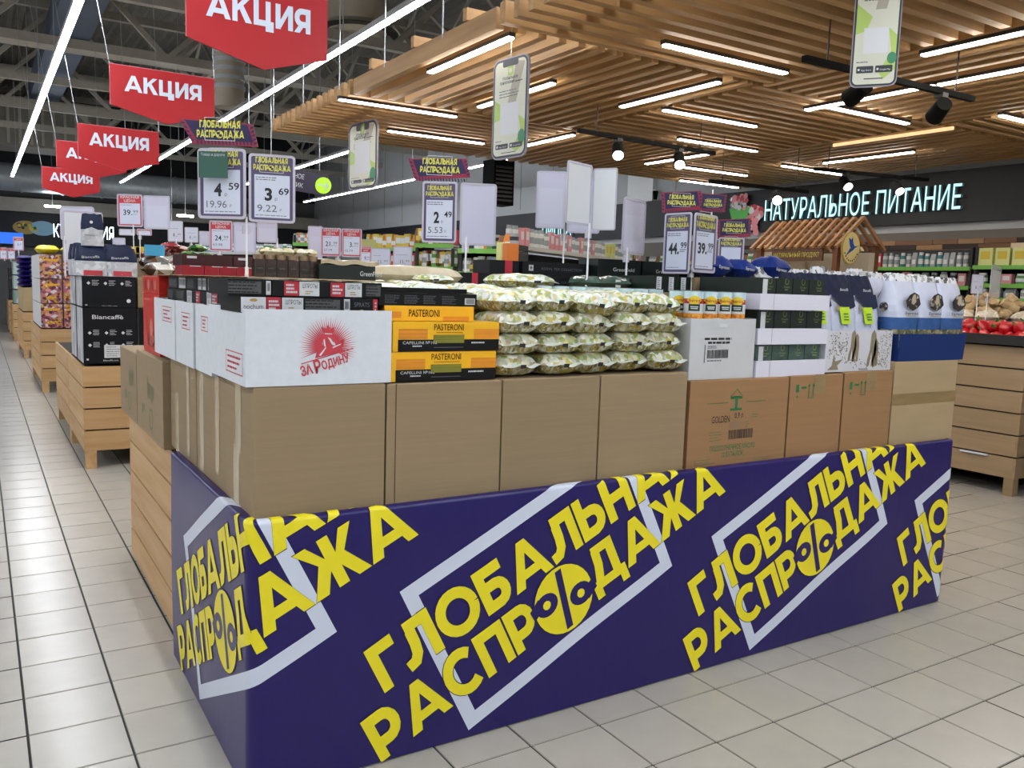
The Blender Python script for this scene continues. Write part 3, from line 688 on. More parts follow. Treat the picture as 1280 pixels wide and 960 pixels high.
# tall red cartons
m_redd = mat('dark_red_print', '8f2018', .4); m_redl = mat('pale_red_print', 'd87a6a', .4)
for z0, z1, lb in ((1.236, 1.515, 'lower red carton with a dark oval print at the left end of the white cartons'), (1.517, 1.60, 'upper flat red carton with pale figures lying on the tall red one')):
    o = empty('red_carton', (.69, 4.09, z0)); tag(o, lb, 'carton', 'red cartons')
    B().box((0, 0, 0), (.3, .44, z1 - z0), m_redb).build('body', o)
    t = B(left(.44, 0, 0)); H = z1 - z0
    if H > .2:
        for p in stroke(arc(.22, .14, .13, .11, -200, 30, 14), .008): t.poly(p, m_redd)
        t.disc(.14, .06, .03, m_redd); t.disc(.27, .07, .035, m_redd); t.disc(.28, .07, .02, m_redl, .002); t.rect(.05, H - .03, .2, H - .024, m_redl); t.disc(.23, .12, .04, m_redl, .0014)
    else:
        for k in range(4): t.disc(.08 + k * .09, .04, .025, (m_redd, m_redl)[k % 2])
        t.rect(.02, H - .006, .4, H - .003, m_redl)
    t.build('print', o)
# ------------------------------------------------------------------ sprat packs in the white cartons
m_pk = mat('sprat_pack_black', '0b0c0e', .4, noise=.1, spec=.25); m_pkw = mat('sprat_pack_white', 'c9ccce', .4); m_pkr = mat('sprat_pack_red', 'b3232f', .4); m_pkg = mat('sprat_pack_grey', '4a4c4c', .4); m_gold = mat('gold_print', 'a88a4a', .4)
def packrow(face, z0, z1, base, segs, dep, group, what):
    """segs: list of packs, each a list of (u0,u1,kind) along the row; face F at Y=base (u = X) or L at X=base (u = Y growing away)"""
    for n, (a, c, parts) in enumerate(segs):
        if face == 'F':
            o = empty('sprat_pack', (a, base, z0)); M = front(0, 0, 0); dims = ((0, 0, 0), (c - a - .003, dep, z1 - z0))
        else:
            o = empty('sprat_pack', (base, a, z0)); M = left(c - a, 0, 0); dims = ((0, 0, 0), (dep, c - a - .003, z1 - z0))
        tag(o, what % ORD[n], 'tin pack', group)
        B().box(*dims, m_pk).build('body', o)
        t = B(M); H = z1 - z0; L_ = c - a
        for u0, u1, kd in parts:
            u0 *= L_; u1 *= L_
            if kd == 'r': t.rect(u0, .002, u1, H - .002, m_pkr); t.lines(u0 + .006, H * .65, u1 - u0 - .01, 3, H * .22, m_pkw, H * .13, .002)
            elif kd == 'w': t.rect(u0, .002, u1, H - .002, m_pkw); t.text('ШПРОТЫ', u0 + (u1 - u0) * .15, H * .55, H * .28, m_ink, (u1 - u0) * .75); t.lines(u0 + (u1 - u0) * .3, H * .3, (u1 - u0) * .4, 2, H * .14, m_gold, H * .07, .002)
            elif kd == 'n': t.rect(u0, .002, u1, H - .002, m_pkw); t.disc((u0 + u1) / 2, H * .78, .012, m_gold, .002, 12, .005); t.text('nochum', u0 + .008, H * .25, H * .3, m_ink, u1 - u0 - .016)
            elif kd == 'b': t.rect(u0, .003, u1, H - .003, m_pkw); t.barcode(u0 + .003, H * .3, (u1 - u0) - .006, H * .5, m_ink, .002)
            elif kd == 's': t.text('SPRATS', u0, H * .45, H * .3, m_greyink, u1 - u0); t.rect(u0 + .02, H * .2, u1 - .02, H * .27, m_gold)
            elif kd == 'g': t.rect(u0, .006, u1, H - .006, m_pkg, .001); t.lines(u0, H * .78, u1 - u0, 4, H * .2, m_pk, H * .06, .002)
        t.build('print', o)
def rng(px, c, f='F'): return [(onY(p, 370, c).x if f == 'F' else onX(p, 370, c).y) for p in px]
z1, z2, z3 = 1.50, 1.551, 1.601
xs = rng((301, 351, 379, 430, 472), 2.565)
packrow('F', z1, z2 - .002, 2.565, [(xs[0], xs[1], [(.0, .62, 'n'), (.64, 1, 'r')]), (xs[1], xs[2], [(.05, 1, 'w')]), (xs[2], xs[3], [(.05, .9, 'g')]), (xs[3], xs[4], [(0, .17, 'b'), (.3, .75, 's'), (.86, 1, 'r')])], .25, 'sprat packs, lower front row', 'sprat pack in the lower front row above the emblem carton, %s from the corner')
xs = rng((285, 340, 399, 452, 478), 2.575)
packrow('F', z2, z3 - .002, 2.575, [(xs[0], xs[1], [(.0, .75, 'g'), (.86, .97, 'b')]), (xs[1], xs[2], [(.25, .56, 'r'), (.57, 1, 'w')]), (xs[2], xs[3], [(.26, .58, 'r'), (.6, 1, 'w')]), (xs[3], xs[4], [(.2, .9, 'g')])], .25, 'sprat packs, upper front row', 'sprat pack in the upper front row under the coffee jars, %s from the corner')
ys = [2.83, 3.03, 3.21, 3.39, 3.57, 3.75, 3.95]
kinds = [[(.3, .85, 'r')], [(.1, .5, 'w'), (.55, 1, 'r')], [(.1, .5, 'r')], [(.2, .7, 'w')], [(0, .8, 'g')], [(.1, .6, 'g')]]
packrow('L', z1, z2 - .002, .70, [(ys[i], ys[i + 1], kinds[i]) for i in range(6)], .38, 'sprat packs, lower aisle row', 'sprat pack end in the lower row along the aisle, %s from the corner')
kinds = [[(0, .8, 'g')], [(.1, .4, 'b'), (.5, .9, 'g')], [(.2, .5, 'b'), (.6, .9, 'b')], [(.1, .7, 'g')], [(.2, .9, 'b')], [(.1, .9, 'g')]]
packrow('L', z2, z3 - .002, .705, [(ys[i], ys[i + 1], kinds[i]) for i in range(6)], .38, 'sprat packs, upper aisle row', 'sprat pack end in the upper row along the aisle, %s from the corner')
b = B()
for i in range(14):
    xa, xb = .68 + i * .034, .68 + (i + 1) * .034
    za, zb_ = 1.6025 + .0015 * math.sin(i * 2.1), 1.6025 + .0015 * math.sin((i + 1) * 2.1)
    b.add([(xa, 2.57, za), (xb, 2.57, zb_), (xb, 4.1, zb_), (xa, 4.1, za), (xa, 2.57, za + .003), (xb, 2.57, zb_ + .003), (xb, 4.1, zb_ + .003), (xa, 4.1, za + .003)], [(4, 5, 6, 7), (0, 1, 5, 4), (3, 2, 1, 0)], m_cardl)
tag(b.build('cardboard_sheet'), 'thin tan cardboard sheet under the red gift boxes and coffee jars', 'cardboard')
tag(B().box((1.14, 2.76, 1.285), (1.36, 3.34, 1.52), m_card).build('carton'), 'brown carton hidden behind the yellow pasta boxes', 'carton')
tag(B().box((.72, 4.12, 1.60 - .36), (.74, 4.13, 1.6), m_card).build('divider'), 'cardboard divider edge beside the red carton', 'cardboard')
for k, (y0, y1) in enumerate(((2.54, 2.99), (3.015, 3.245), (3.285, 3.59), (3.615, 4.06))):
    tag(B().box((.685, y0, 1.288 if k == 0 else 1.27), (1.11, y1, 1.498), m_pk).build('pack_stack'), 'black sprat packs filling the %s white carton from the corner' % ORD[k], 'tin pack')
# ================================================================== yellow pasta boxes
m_pyel = mat('pasta_box_yellow', 'efb412', .35, noise=.04, nscale=(6, 6, 6)); m_por = mat('pasta_box_orange', 'd98a1c', .35, noise=.25, nscale=(3, 3, 160)); m_polive = mat('pasta_window', '7d7a2e', .2, noise=.2, nscale=(3, 3, 300)); m_pblk = mat('pasta_box_black', '0c0a09', .4, spec=.25)
def pasta_box(x, y, z, W, D, H, label, band=True):
    o = empty('pasta_box', (x, y, z)); tag(o, label, 'pasta box', 'yellow pasta boxes')
    B().box((0, 0, 0), (W, D, H), m_pyel).build('body', o)
    t = B(front(0, 0, 0))
    if band:
        t.rect(.018, .0, W, H * .40, m_pblk); t.rect(.02, H * .42, .125, H * .76, m_por); t.rect(W - .10, H * .42, W, H * .76, m_por)
        t.text('PASTERONI', W * .37, H * .72, H * .22, m_pblk, W * .28, off=.004); t.rect(W * .39, H * .63, W * .64, H * .645, m_pblk)
        t.rect(W * .365, H * .28, W * .655, H * .56, m_polive, .002); t.rect(W * .37, H * .12, W * .65, H * .14, m_greyink, .002)
        t.text('CAPELLINI №102', .035, H * .25, H * .10, m_pkw, .125, w=.002); t.lines(.07, H * .16, .04, 1, .01, m_pkw, .004, .002); t.lines(W - .11, H * .26, .06, 1, .01, m_pkw, .005, .002)
        t.M = left(D, 0, 0); t.text('PASTERONI', D * .62, H * .12, D * .3, m_pblk, H * .8, ang=math.pi / 2, off=.004)
    else:
        t.rect(.0, H * .2, .06, H * .6, m_por); t.rect(W - .12, 0, W - .02, H * .3, m_por); t.text('PASTERONI', W * .26, H * .28, H * .5, m_pblk, W * .34, off=.004)
    t.build('print', o); return o
pasta_box(1.134, 2.55, 1.279, .400, .15, .098, 'yellow and black pasta box lying at the bottom of its stack')
pasta_box(1.140, 2.548, 1.3785, .402, .15, .098, 'yellow and black pasta box lying second from the bottom')
pasta_box(1.125, 2.585, 1.478, .335, .13, .05, 'upper yellow pasta box set back, only its top half plain yellow', False)
o = empty('pasta_box', (1.105, 2.585, 1.5285)); tag(o, 'black side of a pasta box with small print and barcode on the yellow ones', 'pasta box', 'yellow pasta boxes')
B().box((0, 0, 0), (.365, .13, .042), m_pblk).build('body', o)
t = B(front(0, 0, 0))
for k in range(4): t.lines(.02 + k * .07, .032, .055, 6, .005, m_greyink, .0016)
t.rect(.318, .006, .358, .028, m_pkw); t.barcode(.322, .009, .032, .016, m_ink, .002); t.build('print', o)
o = empty('pasta_box', (1.09, 2.62, 1.571)); tag(o, 'thin black pasta box lying topmost behind the sprat packs', 'pasta box', 'yellow pasta boxes')
B().box((0, 0, 0), (.36, .12, .016), m_pblk).build('body', o)
# ================================================================== pasta bags
m_bag = mat('pasta_bag_film', 'c9ccbd', .28, nscale=(60, 60, 60), kind='voronoi', coord='Object', col2=['7b8f45', 'b3a148', 'd2d4c6', '8a7a4e', 'dfe0d6', '7d8f5c'], thr=[0, .16, .3, .48, .68, .82, .95], bump=.3)
m_bagy = mat('pasta_bag_pasta', 'b59a3a', .25, nscale=(95, 95, 70), kind='voronoi', col2=['6f6a35', 'c4bfa4', '93883f', 'cfcfc0'], thr=[0, .3, .5, .7, .9], bump=.35)
m_bagw = mat('pasta_bag_white_film', 'cfd6c6', .22, nscale=(55, 55, 55), kind='voronoi', col2=['dcdfd8', '8fa562', 'cbb96a', 'e2e4e0'], thr=[0, .3, .55, .72, .9], bump=.3)
m_seal = mat('clear_seal_strip', 'd2d8d2', .2)
def pillow(W, D, H, seed, nx=14, ny=10, e=2.6):
    """soft bag: squashed cushion with noisy skin; base at z=0; returns verts, faces for skin split top and lower front"""
    r = random.Random(seed); ph = [r.uniform(0, 6) for _ in range(6)]
    vs, fs = [], []
    def pt(i, j, top):
        u = -1 + 2 * i / nx; v = -1 + 2 * j / ny
        k = max(0, 1 - abs(u) ** e) ** .55 * max(0, 1 - abs(v) ** e) ** .5
        n = .10 * math.sin(u * 5 + ph[0]) * math.sin(v * 4 + ph[1]) + .07 * math.sin(u * 11 + ph[2]) * math.sin(v * 9 + ph[3])
        z = H * (.5 + .5 * k * (1 + n)) if top else H * (.5 - .5 * k)
        ins = 1 - .03 * math.sin(v * 7 + ph[4])
        return (W / 2 + u * W / 2 * ins, D / 2 + v * D / 2 * (1 - .02 * math.sin(u * 6 + ph[5])), z)
    for top in (1, 0):
        for j in range(ny + 1):
            for i in range(nx + 1): vs.append(pt(i, j, top))
    N_ = (nx + 1) * (ny + 1)
    for j in range(ny):
        for i in range(nx):
            a = j * (nx + 1) + i; fs.append((a, a + 1, a + nx + 2, a + nx + 1)); fs.append((N_ + a, N_ + a + nx + 1, N_ + a + nx + 2, N_ + a + 1))
    return vs, fs
def make_bag(seed, mt, ml):
    o = empty('pasta_bag'); W, D, H = .178, .21, .080
    vs, fs = pillow(W, D, H, seed, 18, 14, 4.5)
    b = B(); b.add(vs, [f for k, f in enumerate(fs) if k % 2 == 0], mt, True); b.add(vs, [f for k, f in enumerate(fs) if k % 2], ml, True)
    b.build('film', o)
    r = random.Random(seed); n = 12; b = B(); vs = []
    for i in range(n + 1):
        x = .012 + (W - .016) * i / n; z = H * .5 + .003 * math.sin(i * 1.1 + seed) + .004
        vs += [(x, .008, z), (x, -.018, z - .006 - .004 * math.sin(i * .8 + seed))]
    b.add(vs, [(2 * i, 2 * i + 1, 2 * i + 3, 2 * i + 2) for i in range(n)], m_seal, True); b.build('seal_flap', o)
    b = B(front(0, 0, 0)); x = W * .45; b.add([(x, H * .40, .018), (x + .024, H * .40, .018), (x + .024, H * .57, .0215), (x, H * .57, .0215)], [(0, 1, 2, 3)], m_ink); b.build('date_label', o)
    return o
protos = [make_bag(s, a, c) for s, a, c in ((1, m_bag, m_bagy), (2, m_bag, m_bagy), (3, m_bagw, m_bagy), (4, m_bagw, m_bagy))]
used_b = set()
def bag(k, loc, rz, label, ry=0, rx=0, sc=(1, 1, 1)):
    if k in used_b: o = copy_tree(protos[k])
    else: o = protos[k]; used_b.add(k)
    o.location = loc; o.rotation_euler = (rx, ry, rz); o.scale = sc; tag(o, label, 'pasta bag', 'pasta bags in layers'); return o
colx = [1.552, 1.728, 1.906, 2.078, 2.245]
rown = ['bottom', 'second lowest', 'third lowest', 'top']
for r_ in range(4):
    for c_ in range(5):
        tilt = 0 if c_ < 2 else R.uniform(0, .12) * (1 if r_ > 0 else .3)
        bag((r_ * 5 + c_) % 2 if r_ < 3 else 2 + c_ % 2, (colx[c_] + R.uniform(-.008, .008), 2.545 + R.uniform(0, .02) + (.03 if r_ == 3 else 0), 1.280 + r_ * .0765 + (.006 if c_ > 2 else 0)), R.uniform(-.10, .10),
            'pasta bag with a small black date label, %s layer, %s from the yellow boxes' % (rown[r_], ORD[c_]), ry=tilt, sc=(1.0, 1, 1.0 + R.uniform(-.03, .08)))
for r_ in range(4):
    bag(r_ % 2, (1.372, 2.745, 1.282 + r_ * .072), .05, 'pasta bag squeezed behind the yellow boxes, %s layer' % rown[r_])
tops = [(1.14, 2.80, 1.565, 2), (1.34, 2.82, 1.57, 3), (1.55, 2.80, 1.572, 2), (1.77, 2.80, 1.565, 3), (1.96, 2.79, 1.562, 2), (2.14, 2.80, 1.56, 3), (2.31, 2.80, 1.55, 2),
        (1.16, 3.02, 1.575, 3), (1.39, 3.04, 1.575, 2), (1.62, 3.04, 1.572, 3), (1.83, 3.03, 1.565, 2), (2.03, 3.02, 1.56, 3), (2.2, 3.1, 1.555, 3)]
for n, (x, y, z, k) in enumerate(tops):
    row = 'second' if n < 7 else 'third'
    bag(k, (x, y, z - .03), R.uniform(-.25, .25), 'pasta bag lying flat in the %s row of the top layer, %s from the left' % (row, ORD[n if n < 7 else n - 7]), ry=R.uniform(-.05, .05), sc=(1.08, 1.05, .85))
bag(3, (1.81, 2.93, 1.595), .1, 'white pasta bag heaped highest in front of the sign poles', sc=(1.5, .9, .75))
bag(2, (1.5, 3.14, 1.6), -.3, 'crumpled white pasta bag in front of the striped tea boxes', sc=(.9, .7, .5))
tag(B().box((1.57, 2.80, 1.285), (1.97, 3.34, 1.51), m_card).build('carton'), 'brown carton hidden under the top layer of pasta bags', 'carton')
# pale long pack behind the sprats
m_pale = mat('beige_bread_pack', 'b5a688', .35, noise=.12, nscale=(30, 30, 30), bump=.2)
p0 = onY(452, 345, 3.30)
vs, fs = pillow(.46, .14, .075, 9, 18, 8, 5)
b = B().add(vs, fs, m_pale, True); o = b.build('flat_bread_pack', loc=(p0.x, 3.25, 1.598)); tag(o, 'long beige film pack lying behind the white pasta bags', 'pack')
# ================================================================== grey-white carton with cans
def lab(b, W, D, H):
    b.M = front(0, 0, 0)
    b.lines(.08, .165, .26, 1, .01, m_ink, .009); b.lines(.10, .149, .17, 1, .01, m_ink, .009)
    b.lines(.10, .137, .07, 2, .007, m_greyink, .003); b.barcode(.097, .088, .12, .036, m_ink); b.lines(.10, .076, .10, 1, .01, m_greyink, .004); b.rect(.082, .07, .087, .145, m_greyink)
    b.rect(.16, .218, .205, .232, m_pkw, .004)
tray(2.455, 2.55, 1.243, 2.835, 2.95, 1.497, m_wbox2, 'greyish white open carton with barcode holding the cans', 'carton', None, ragged=True, extra=lab)
m_canb = mat('can_label_sky', 'a9ccd6', .3, nscale=(30, 30, 30), col2='d8e6e6', noise=.02, bump=0); m_canr = mat('can_label_red', 'a3202a', .3); m_cany = mat('can_label_yellow', 'e0c22e', .3); m_cang = mat('can_label_green', '1e3a2a', .3); m_cano = mat('can_label_corn', 'd88a2a', .35, nscale=(90, 90, 90), kind='voronoi', col2=['e7a93c', 'c8701f'], thr=[0, .5, .9]); m_tin = mat('tin_lid', 'aeb4b8', .25, metal=.9)
def make_can():
    o = empty('food_can'); r, H = .040, .115
    B().cyl((0, 0, 0), (0, 0, .022), r, m_cano, 20, caps=False).cyl((0, 0, .022), (0, 0, .062), r, m_pkw, 20, caps=False).cyl((0, 0, .062), (0, 0, .082), r, m_canr, 20, caps=False).cyl((0, 0, .082), (0, 0, H - .003), r, m_canb, 20, caps=False).build('label_band', o)
    B().cyl((0, 0, H - .003), (0, 0, H), r * 1.02, m_tin, 20).build('lid', o)
    b = B()
    def patch(a0, a1, z0, z1, m, rr, oval=False):
        n = 10; vs = []
        for i in range(n + 1):
            a = a0 + (a1 - a0) * i / n; k = math.sin(math.pi * i / n) if oval else 1; zc = (z0 + z1) / 2; h = (z1 - z0) / 2 * (k if oval else 1)
            vs += [(rr * math.cos(a), rr * math.sin(a), zc - h), (rr * math.cos(a), rr * math.sin(a), zc + h)]
        b.add(vs, [(2 * i, 2 * i + 2, 2 * i + 3, 2 * i + 1) for i in range(n)], m)
    c = math.radians(238)
    patch(c - .85, c + .85, .058, .094, m_cany, r + .0006, True); patch(c - .6, c + .6, .032, .060, m_cang, r + .0006)
    vs, fs, W = text_polys('Ibérica', .01)
    b.add([((r + .0012) * math.cos(c - .62 + x / W * 1.24), (r + .0012) * math.sin(c - .62 + x / W * 1.24), .069 + y * .018) for x, y in vs], fs, m_canr)
    patch(c - .4, c + .4, .047, .051, m_pkw, r + .0012); patch(c - .35, c + .35, .040, .044, m_pkw, r + .0012)
    b.build('print', o); return o
can0 = make_can(); cn = 0
cans = [(2.50 + i * .0825 + .01, 2.60, 1.497, 'front row in the grey-white carton, %s from the left' % ORD[i]) for i in range(4)] + [(2.51 + i * .0825, 2.69, 1.497, 'second row in the grey-white carton, %s from the left' % ORD[i]) for i in range(4)] + [(2.0 + i * .088, 2.965, 1.50, 'row half hidden behind the pasta bags, %s from the left' % ORD[i]) for i in range(8)]
for x, y, z, lb in cans:
    o = can0 if cn == 0 else copy_tree(can0); cn += 1
    o.location = (x, y, z - .003); o.rotation_euler.z = R.uniform(-.15, .15); tag(o, 'corn can, ' + lb, 'can', 'corn cans')
tag(B().box((2.465, 2.56, 1.25), (2.825, 2.94, 1.492), m_pk).build('can_stack'), 'lower tins packed inside the grey-white carton', 'can')
# ================================================================== white trays with dark green tea boxes
m_tea = mat('tea_box_green', '122018', .3, noise=.1); m_teap = mat('tea_box_print', '7d8a4e', .4); m_wrap = mat('green_shrink_wrap', '41564c', .12, noise=.35, nscale=(14, 14, 30), bump=.4); m_wrapw = mat('pale_shrink_wrap', 'b8c4bf', .12, noise=.2, nscale=(20, 20, 20), bump=.5)
m_trayw = mat('tray_white', 'd3d3df', .55)
lev = [(1.243, 1.315, 1.385, 'bottom'), (1.386, 1.456, 1.536, 'middle'), (1.537, 1.606, 1.678, 'top')]
for z0, z1_, z2_, nm in lev:
    tray(2.845, 2.545, z0, 3.305, 2.95, z1_, m_trayw, 'shallow white tray of dark green tea boxes, %s of three' % nm, 'tray', 'white trays of tea boxes', name='white_tray', extra=(lambda b, W, D, H: (b.__setattr__('M', front(0, 0, 0)), b.rect(.085, 0, .0865, H, m_greyink))))
    for k in range(4):
        o = empty('tea_box', (2.862 + k * .108, 2.57, z0 + .006)); tag(o, 'dark green tea box in the %s white tray, %s from the left' % (nm, ORD[k]), 'tea box', 'dark green tea boxes in the white trays')
        B().box((0, 0, 0), (.104, .36, z2_ - z0 - .009), m_wrap if nm == 'bottom' else m_tea).build('body', o)
        t = B(front(0, 0, 0)); h = z2_ - z0; c = .065
        for p in stroke(arc(c, h - .022, .011, .013, 100, 400, 10), .0025): t.poly(p, m_teap)
        t.text('Green', c - .02, h - .05, .009, m_teap, .04); t.lines(c - .012, h - .060, .03, 1, .01, m_teap, .004)
        if k == 0: t.rect(.02, .03, .05, h - .015, m_pkw)
        t.build('print', o)
for k in range(3):                                                           # upper row continuing to the left, set back
    o = empty('tea_box', (2.62 + k * .075, 2.97, 1.60)); tag(o, 'dark green tea box with white barcode end behind the cans, %s from the left' % ORD[k], 'tea box', 'tea boxes behind the cans')
    B().box((0, 0, 0), (.073, .25, .072), m_tea).build('body', o); t = B(front(0, 0, 0)); t.rect(.01, .004, .04, .068, m_pkw); t.lines(.014, .058, .02, 6, .009, m_greyink, .004, .002); t.build('print', o)
# film wrapped green trays behind the cans
for (pa, pb, n, mm) in ((745, 795, 'left', m_wrap), (793, 828, 'pale crumpled', m_wrapw), (826, 895, 'long right', m_wrap)):
    a, c = onY(pa, 355, 3.12), onY(pb, 355, 3.12)
    o = empty('wrapped_tray', (a.x, 3.12, 1.598)); tag(o, '%s film wrapped tray of green packs behind the cans' % n, 'wrapped tray', 'film wrapped green trays')
    vs, fs = pillow(c.x - a.x, .25, .066, int(pa), 12, 8, 9); B().add(vs, fs, mm, True).build('film', o)
    t = B(front(0, 0, 0)); t.rect((c.x - a.x) * .5, .008, (c.x - a.x) * .5 + .03, .05, m_pkw, -.005); t.build('label', o)
# ================================================================== coffee bags with navy tops in the printed white box
m_cfw = mat('coffee_bag_white', 'c3c9dc', .4, noise=.05, nscale=(20, 20, 20), bump=.2); m_cfn = mat('coffee_bag_navy', '141d38', .5, spec=.2, bump=.2, noise=.05, nscale=(12, 12, 12)); m_lime = mat('lime_label', 'b4d413', .45); m_olive = mat('olive_print', '857a62', .5); m_cfblk = mat('coffee_bag_floral', 'e0e2e6', .4, nscale=(48, 48, 48), kind='voronoi', col2=['15161a', 'd8dade'], thr=[0, .45, .5])
def gusset(b, W, D, H, m, lean=0, segs=None, seed=0, pinch=.35):
    """stand-up coffee bag: block that tapers in depth to a flat folded top; segs = [(z0,z1,mat)]"""
    r = random.Random(seed); nx, nz = 8, 14; P = {}
    def prof(z):
        t = z / H
        return D * (1 - max(0, (t - .55) / .45) ** 1.3 * (1 - .06)), W * (1 - .10 * max(0, (t - .7) / .3))
    for side in (0, 1):
        for j in range(nz + 1):
            z = H * j / nz; d, ww = prof(z)
            for i in range(nx + 1):
                u = i / nx; bul = .012 * math.sin(math.pi * u) * (1 - .6 * j / nz) + .003 * math.sin(i * 2.3 + j * 1.7 + seed)
                x = (u - .5) * ww; y = (D / 2 - d / 2 - bul) if side == 0 else (D / 2 + d / 2 + bul)
                P[side, i, j] = (x, y + lean * z, z + (.004 * math.sin(i * 1.9 + seed) if j == nz else 0))
    idx = {}; vs = []
    for k, p in P.items(): idx[k] = len(vs); vs.append(p)
    def mt(j):
        z = H * (j + .5) / nz
        for s in (segs or []):
            if s[0] * H <= z < s[1] * H: return s[2]
        return m
    for j in range(nz):
        f = [(idx[0, i, j], idx[0, i + 1, j], idx[0, i + 1, j + 1], idx[0, i, j + 1]) for i in range(nx)] + [(idx[1, i + 1, j], idx[1, i, j], idx[1, i, j + 1], idx[1, i + 1, j + 1]) for i in range(nx)]
        f += [(idx[1, 0, j], idx[0, 0, j], idx[0, 0, j + 1], idx[1, 0, j + 1]), (idx[0, nx, j], idx[1, nx, j], idx[1, nx, j + 1], idx[0, nx, j + 1])]
        b.add(vs, f, mt(j), True)
    b.add(vs, [tuple(idx[0, i, nz] for i in range(nx + 1)) + tuple(idx[1, i, nz] for i in range(nx, -1, -1))], mt(nz - 1))
    return prof
def olive_leaves(b, u0, v0, u1, v1, n):
    for _ in range(n):
        u, v, a, l = R.uniform(u0, u1), R.uniform(v0, v1), R.uniform(0, 6.28), R.uniform(.008, .016); d = Vector((math.cos(a), math.sin(a))) * l; p = Vector((-d.y, d.x)) * .22; c = Vector((u, v))
        b.poly([c, c + d * .5 - p, c + d, c + d * .5 + p], m_olive, .001)
def figure(b, u, v, s):
    """brown print of a draped figure, abstract"""
    b.poly([(u - .030 * s, v), (u - .012 * s, v + .01 * s), (u, v + .07 * s), (u + .012 * s, v), (u + .03 * s, v + .006 * s), (u + .034 * s, v + .09 * s), (u + .026 * s, v + .15 * s), (u + .01 * s, v + .17 * s), (u - .008 * s, v + .15 * s), (u - .012 * s, v + .08 * s), (u - .026 * s, v + .04 * s)], m_olive, .001)
def olivebox(b, W, D, H):
    b.M = front(0, 0, 0); figure(b, .19, .045, .9); figure(b, .215, .045, .8); figure(b, .34, .015, 1.08); figure(b, .365, .02, .8)
    olive_leaves(b, .02, .07, .16, .185, 110); olive_leaves(b, .39, .03, .49, .185, 110); olive_leaves(b, .14, .02, .47, .055, 50)
    b.poly([(.02, .01), (.05, .03), (.06, .075), (.075, .05), (.13, .06), (.09, .03), (.10, .01)], m_olive, .0009); b.text('blancaffe', .25, .006, .01, m_ink, .07)
tray(3.312, 2.555, 1.252, 3.812, 2.93, 1.445, mat('printed_white_box', 'c9cad0', .5), 'white open box printed with olive-brown branches and figures holding navy-topped coffee bags', 'box', None, name='printed_box', extra=olivebox)
def coffee_navy(x, y, z, rz, label, H=.45):
    o = empty('coffee_bag', (x, y, z), rz); tag(o, label, 'coffee bag', 'white coffee bags with navy tops')
    b = B(); gusset(b, .19, .095, H, m_cfw, segs=[(.78, 1.01, m_cfn)], seed=int(x * 100), lean=.10); b.build('film', o)
    t = B(front(-.0825, 0, -.019)); k = .10
    def pp(pts, m, w=0): t.add([(u, v, w + .002 - v * k + (-.026 * max(0, v / H - .55) / .45 * 1.6)) for u, v in pts], [tuple(range(len(pts)))], m)
    n = 8
    for i in range(n): u0, u1 = .165 * i / n, .165 * (i + 1) / n; f = lambda u: H * (.74 - .10 * math.sin((u / .165 - .1) * 2.6)); pp([(u0, f(u0)), (u1, f(u1)), (u1, H * .80), (u0, H * .80)], m_cfn)
    pp([(.045, H * .48), (.11, H * .48), (.115, H * .66), (.04, H * .66)], m_lime, .002)
    for v in (.52, .55, .58): pp([(.06, H * v), (.095, H * v), (.095, H * (v + .012)), (.06, H * (v + .012))], m_greeni, .004)
    vs, fs, Wt = text_polys('Biancaffè', .01); t.add([(.06 + x_ / Wt * .06, H * .83 + y_ * .018, .004 - (H * .83) * k - .02) for x_, y_ in vs], fs, m_pkw)
    pp([(.015, H * .60), (.035, H * .62), (.04, H * .68), (.025, H * .70)], m_olive)
    t.build('print', o); return o
for i, (x, lb) in enumerate(((3.335, 'half hidden by the tea trays'), (3.525, 'in the middle of the printed box'), (3.715, 'nearest the blue box'))):
    coffee_navy(x, 2.60 + .01 * i, 1.258, 0, 'white and navy coffee bag with lime green label, ' + lb)
for i, x in enumerate((3.40, 3.57, 3.72)):
    coffee_navy(x, 2.76, 1.262, .05, 'navy-topped coffee bag, rear row of the printed box, %s from the left' % ORD[i], .45)
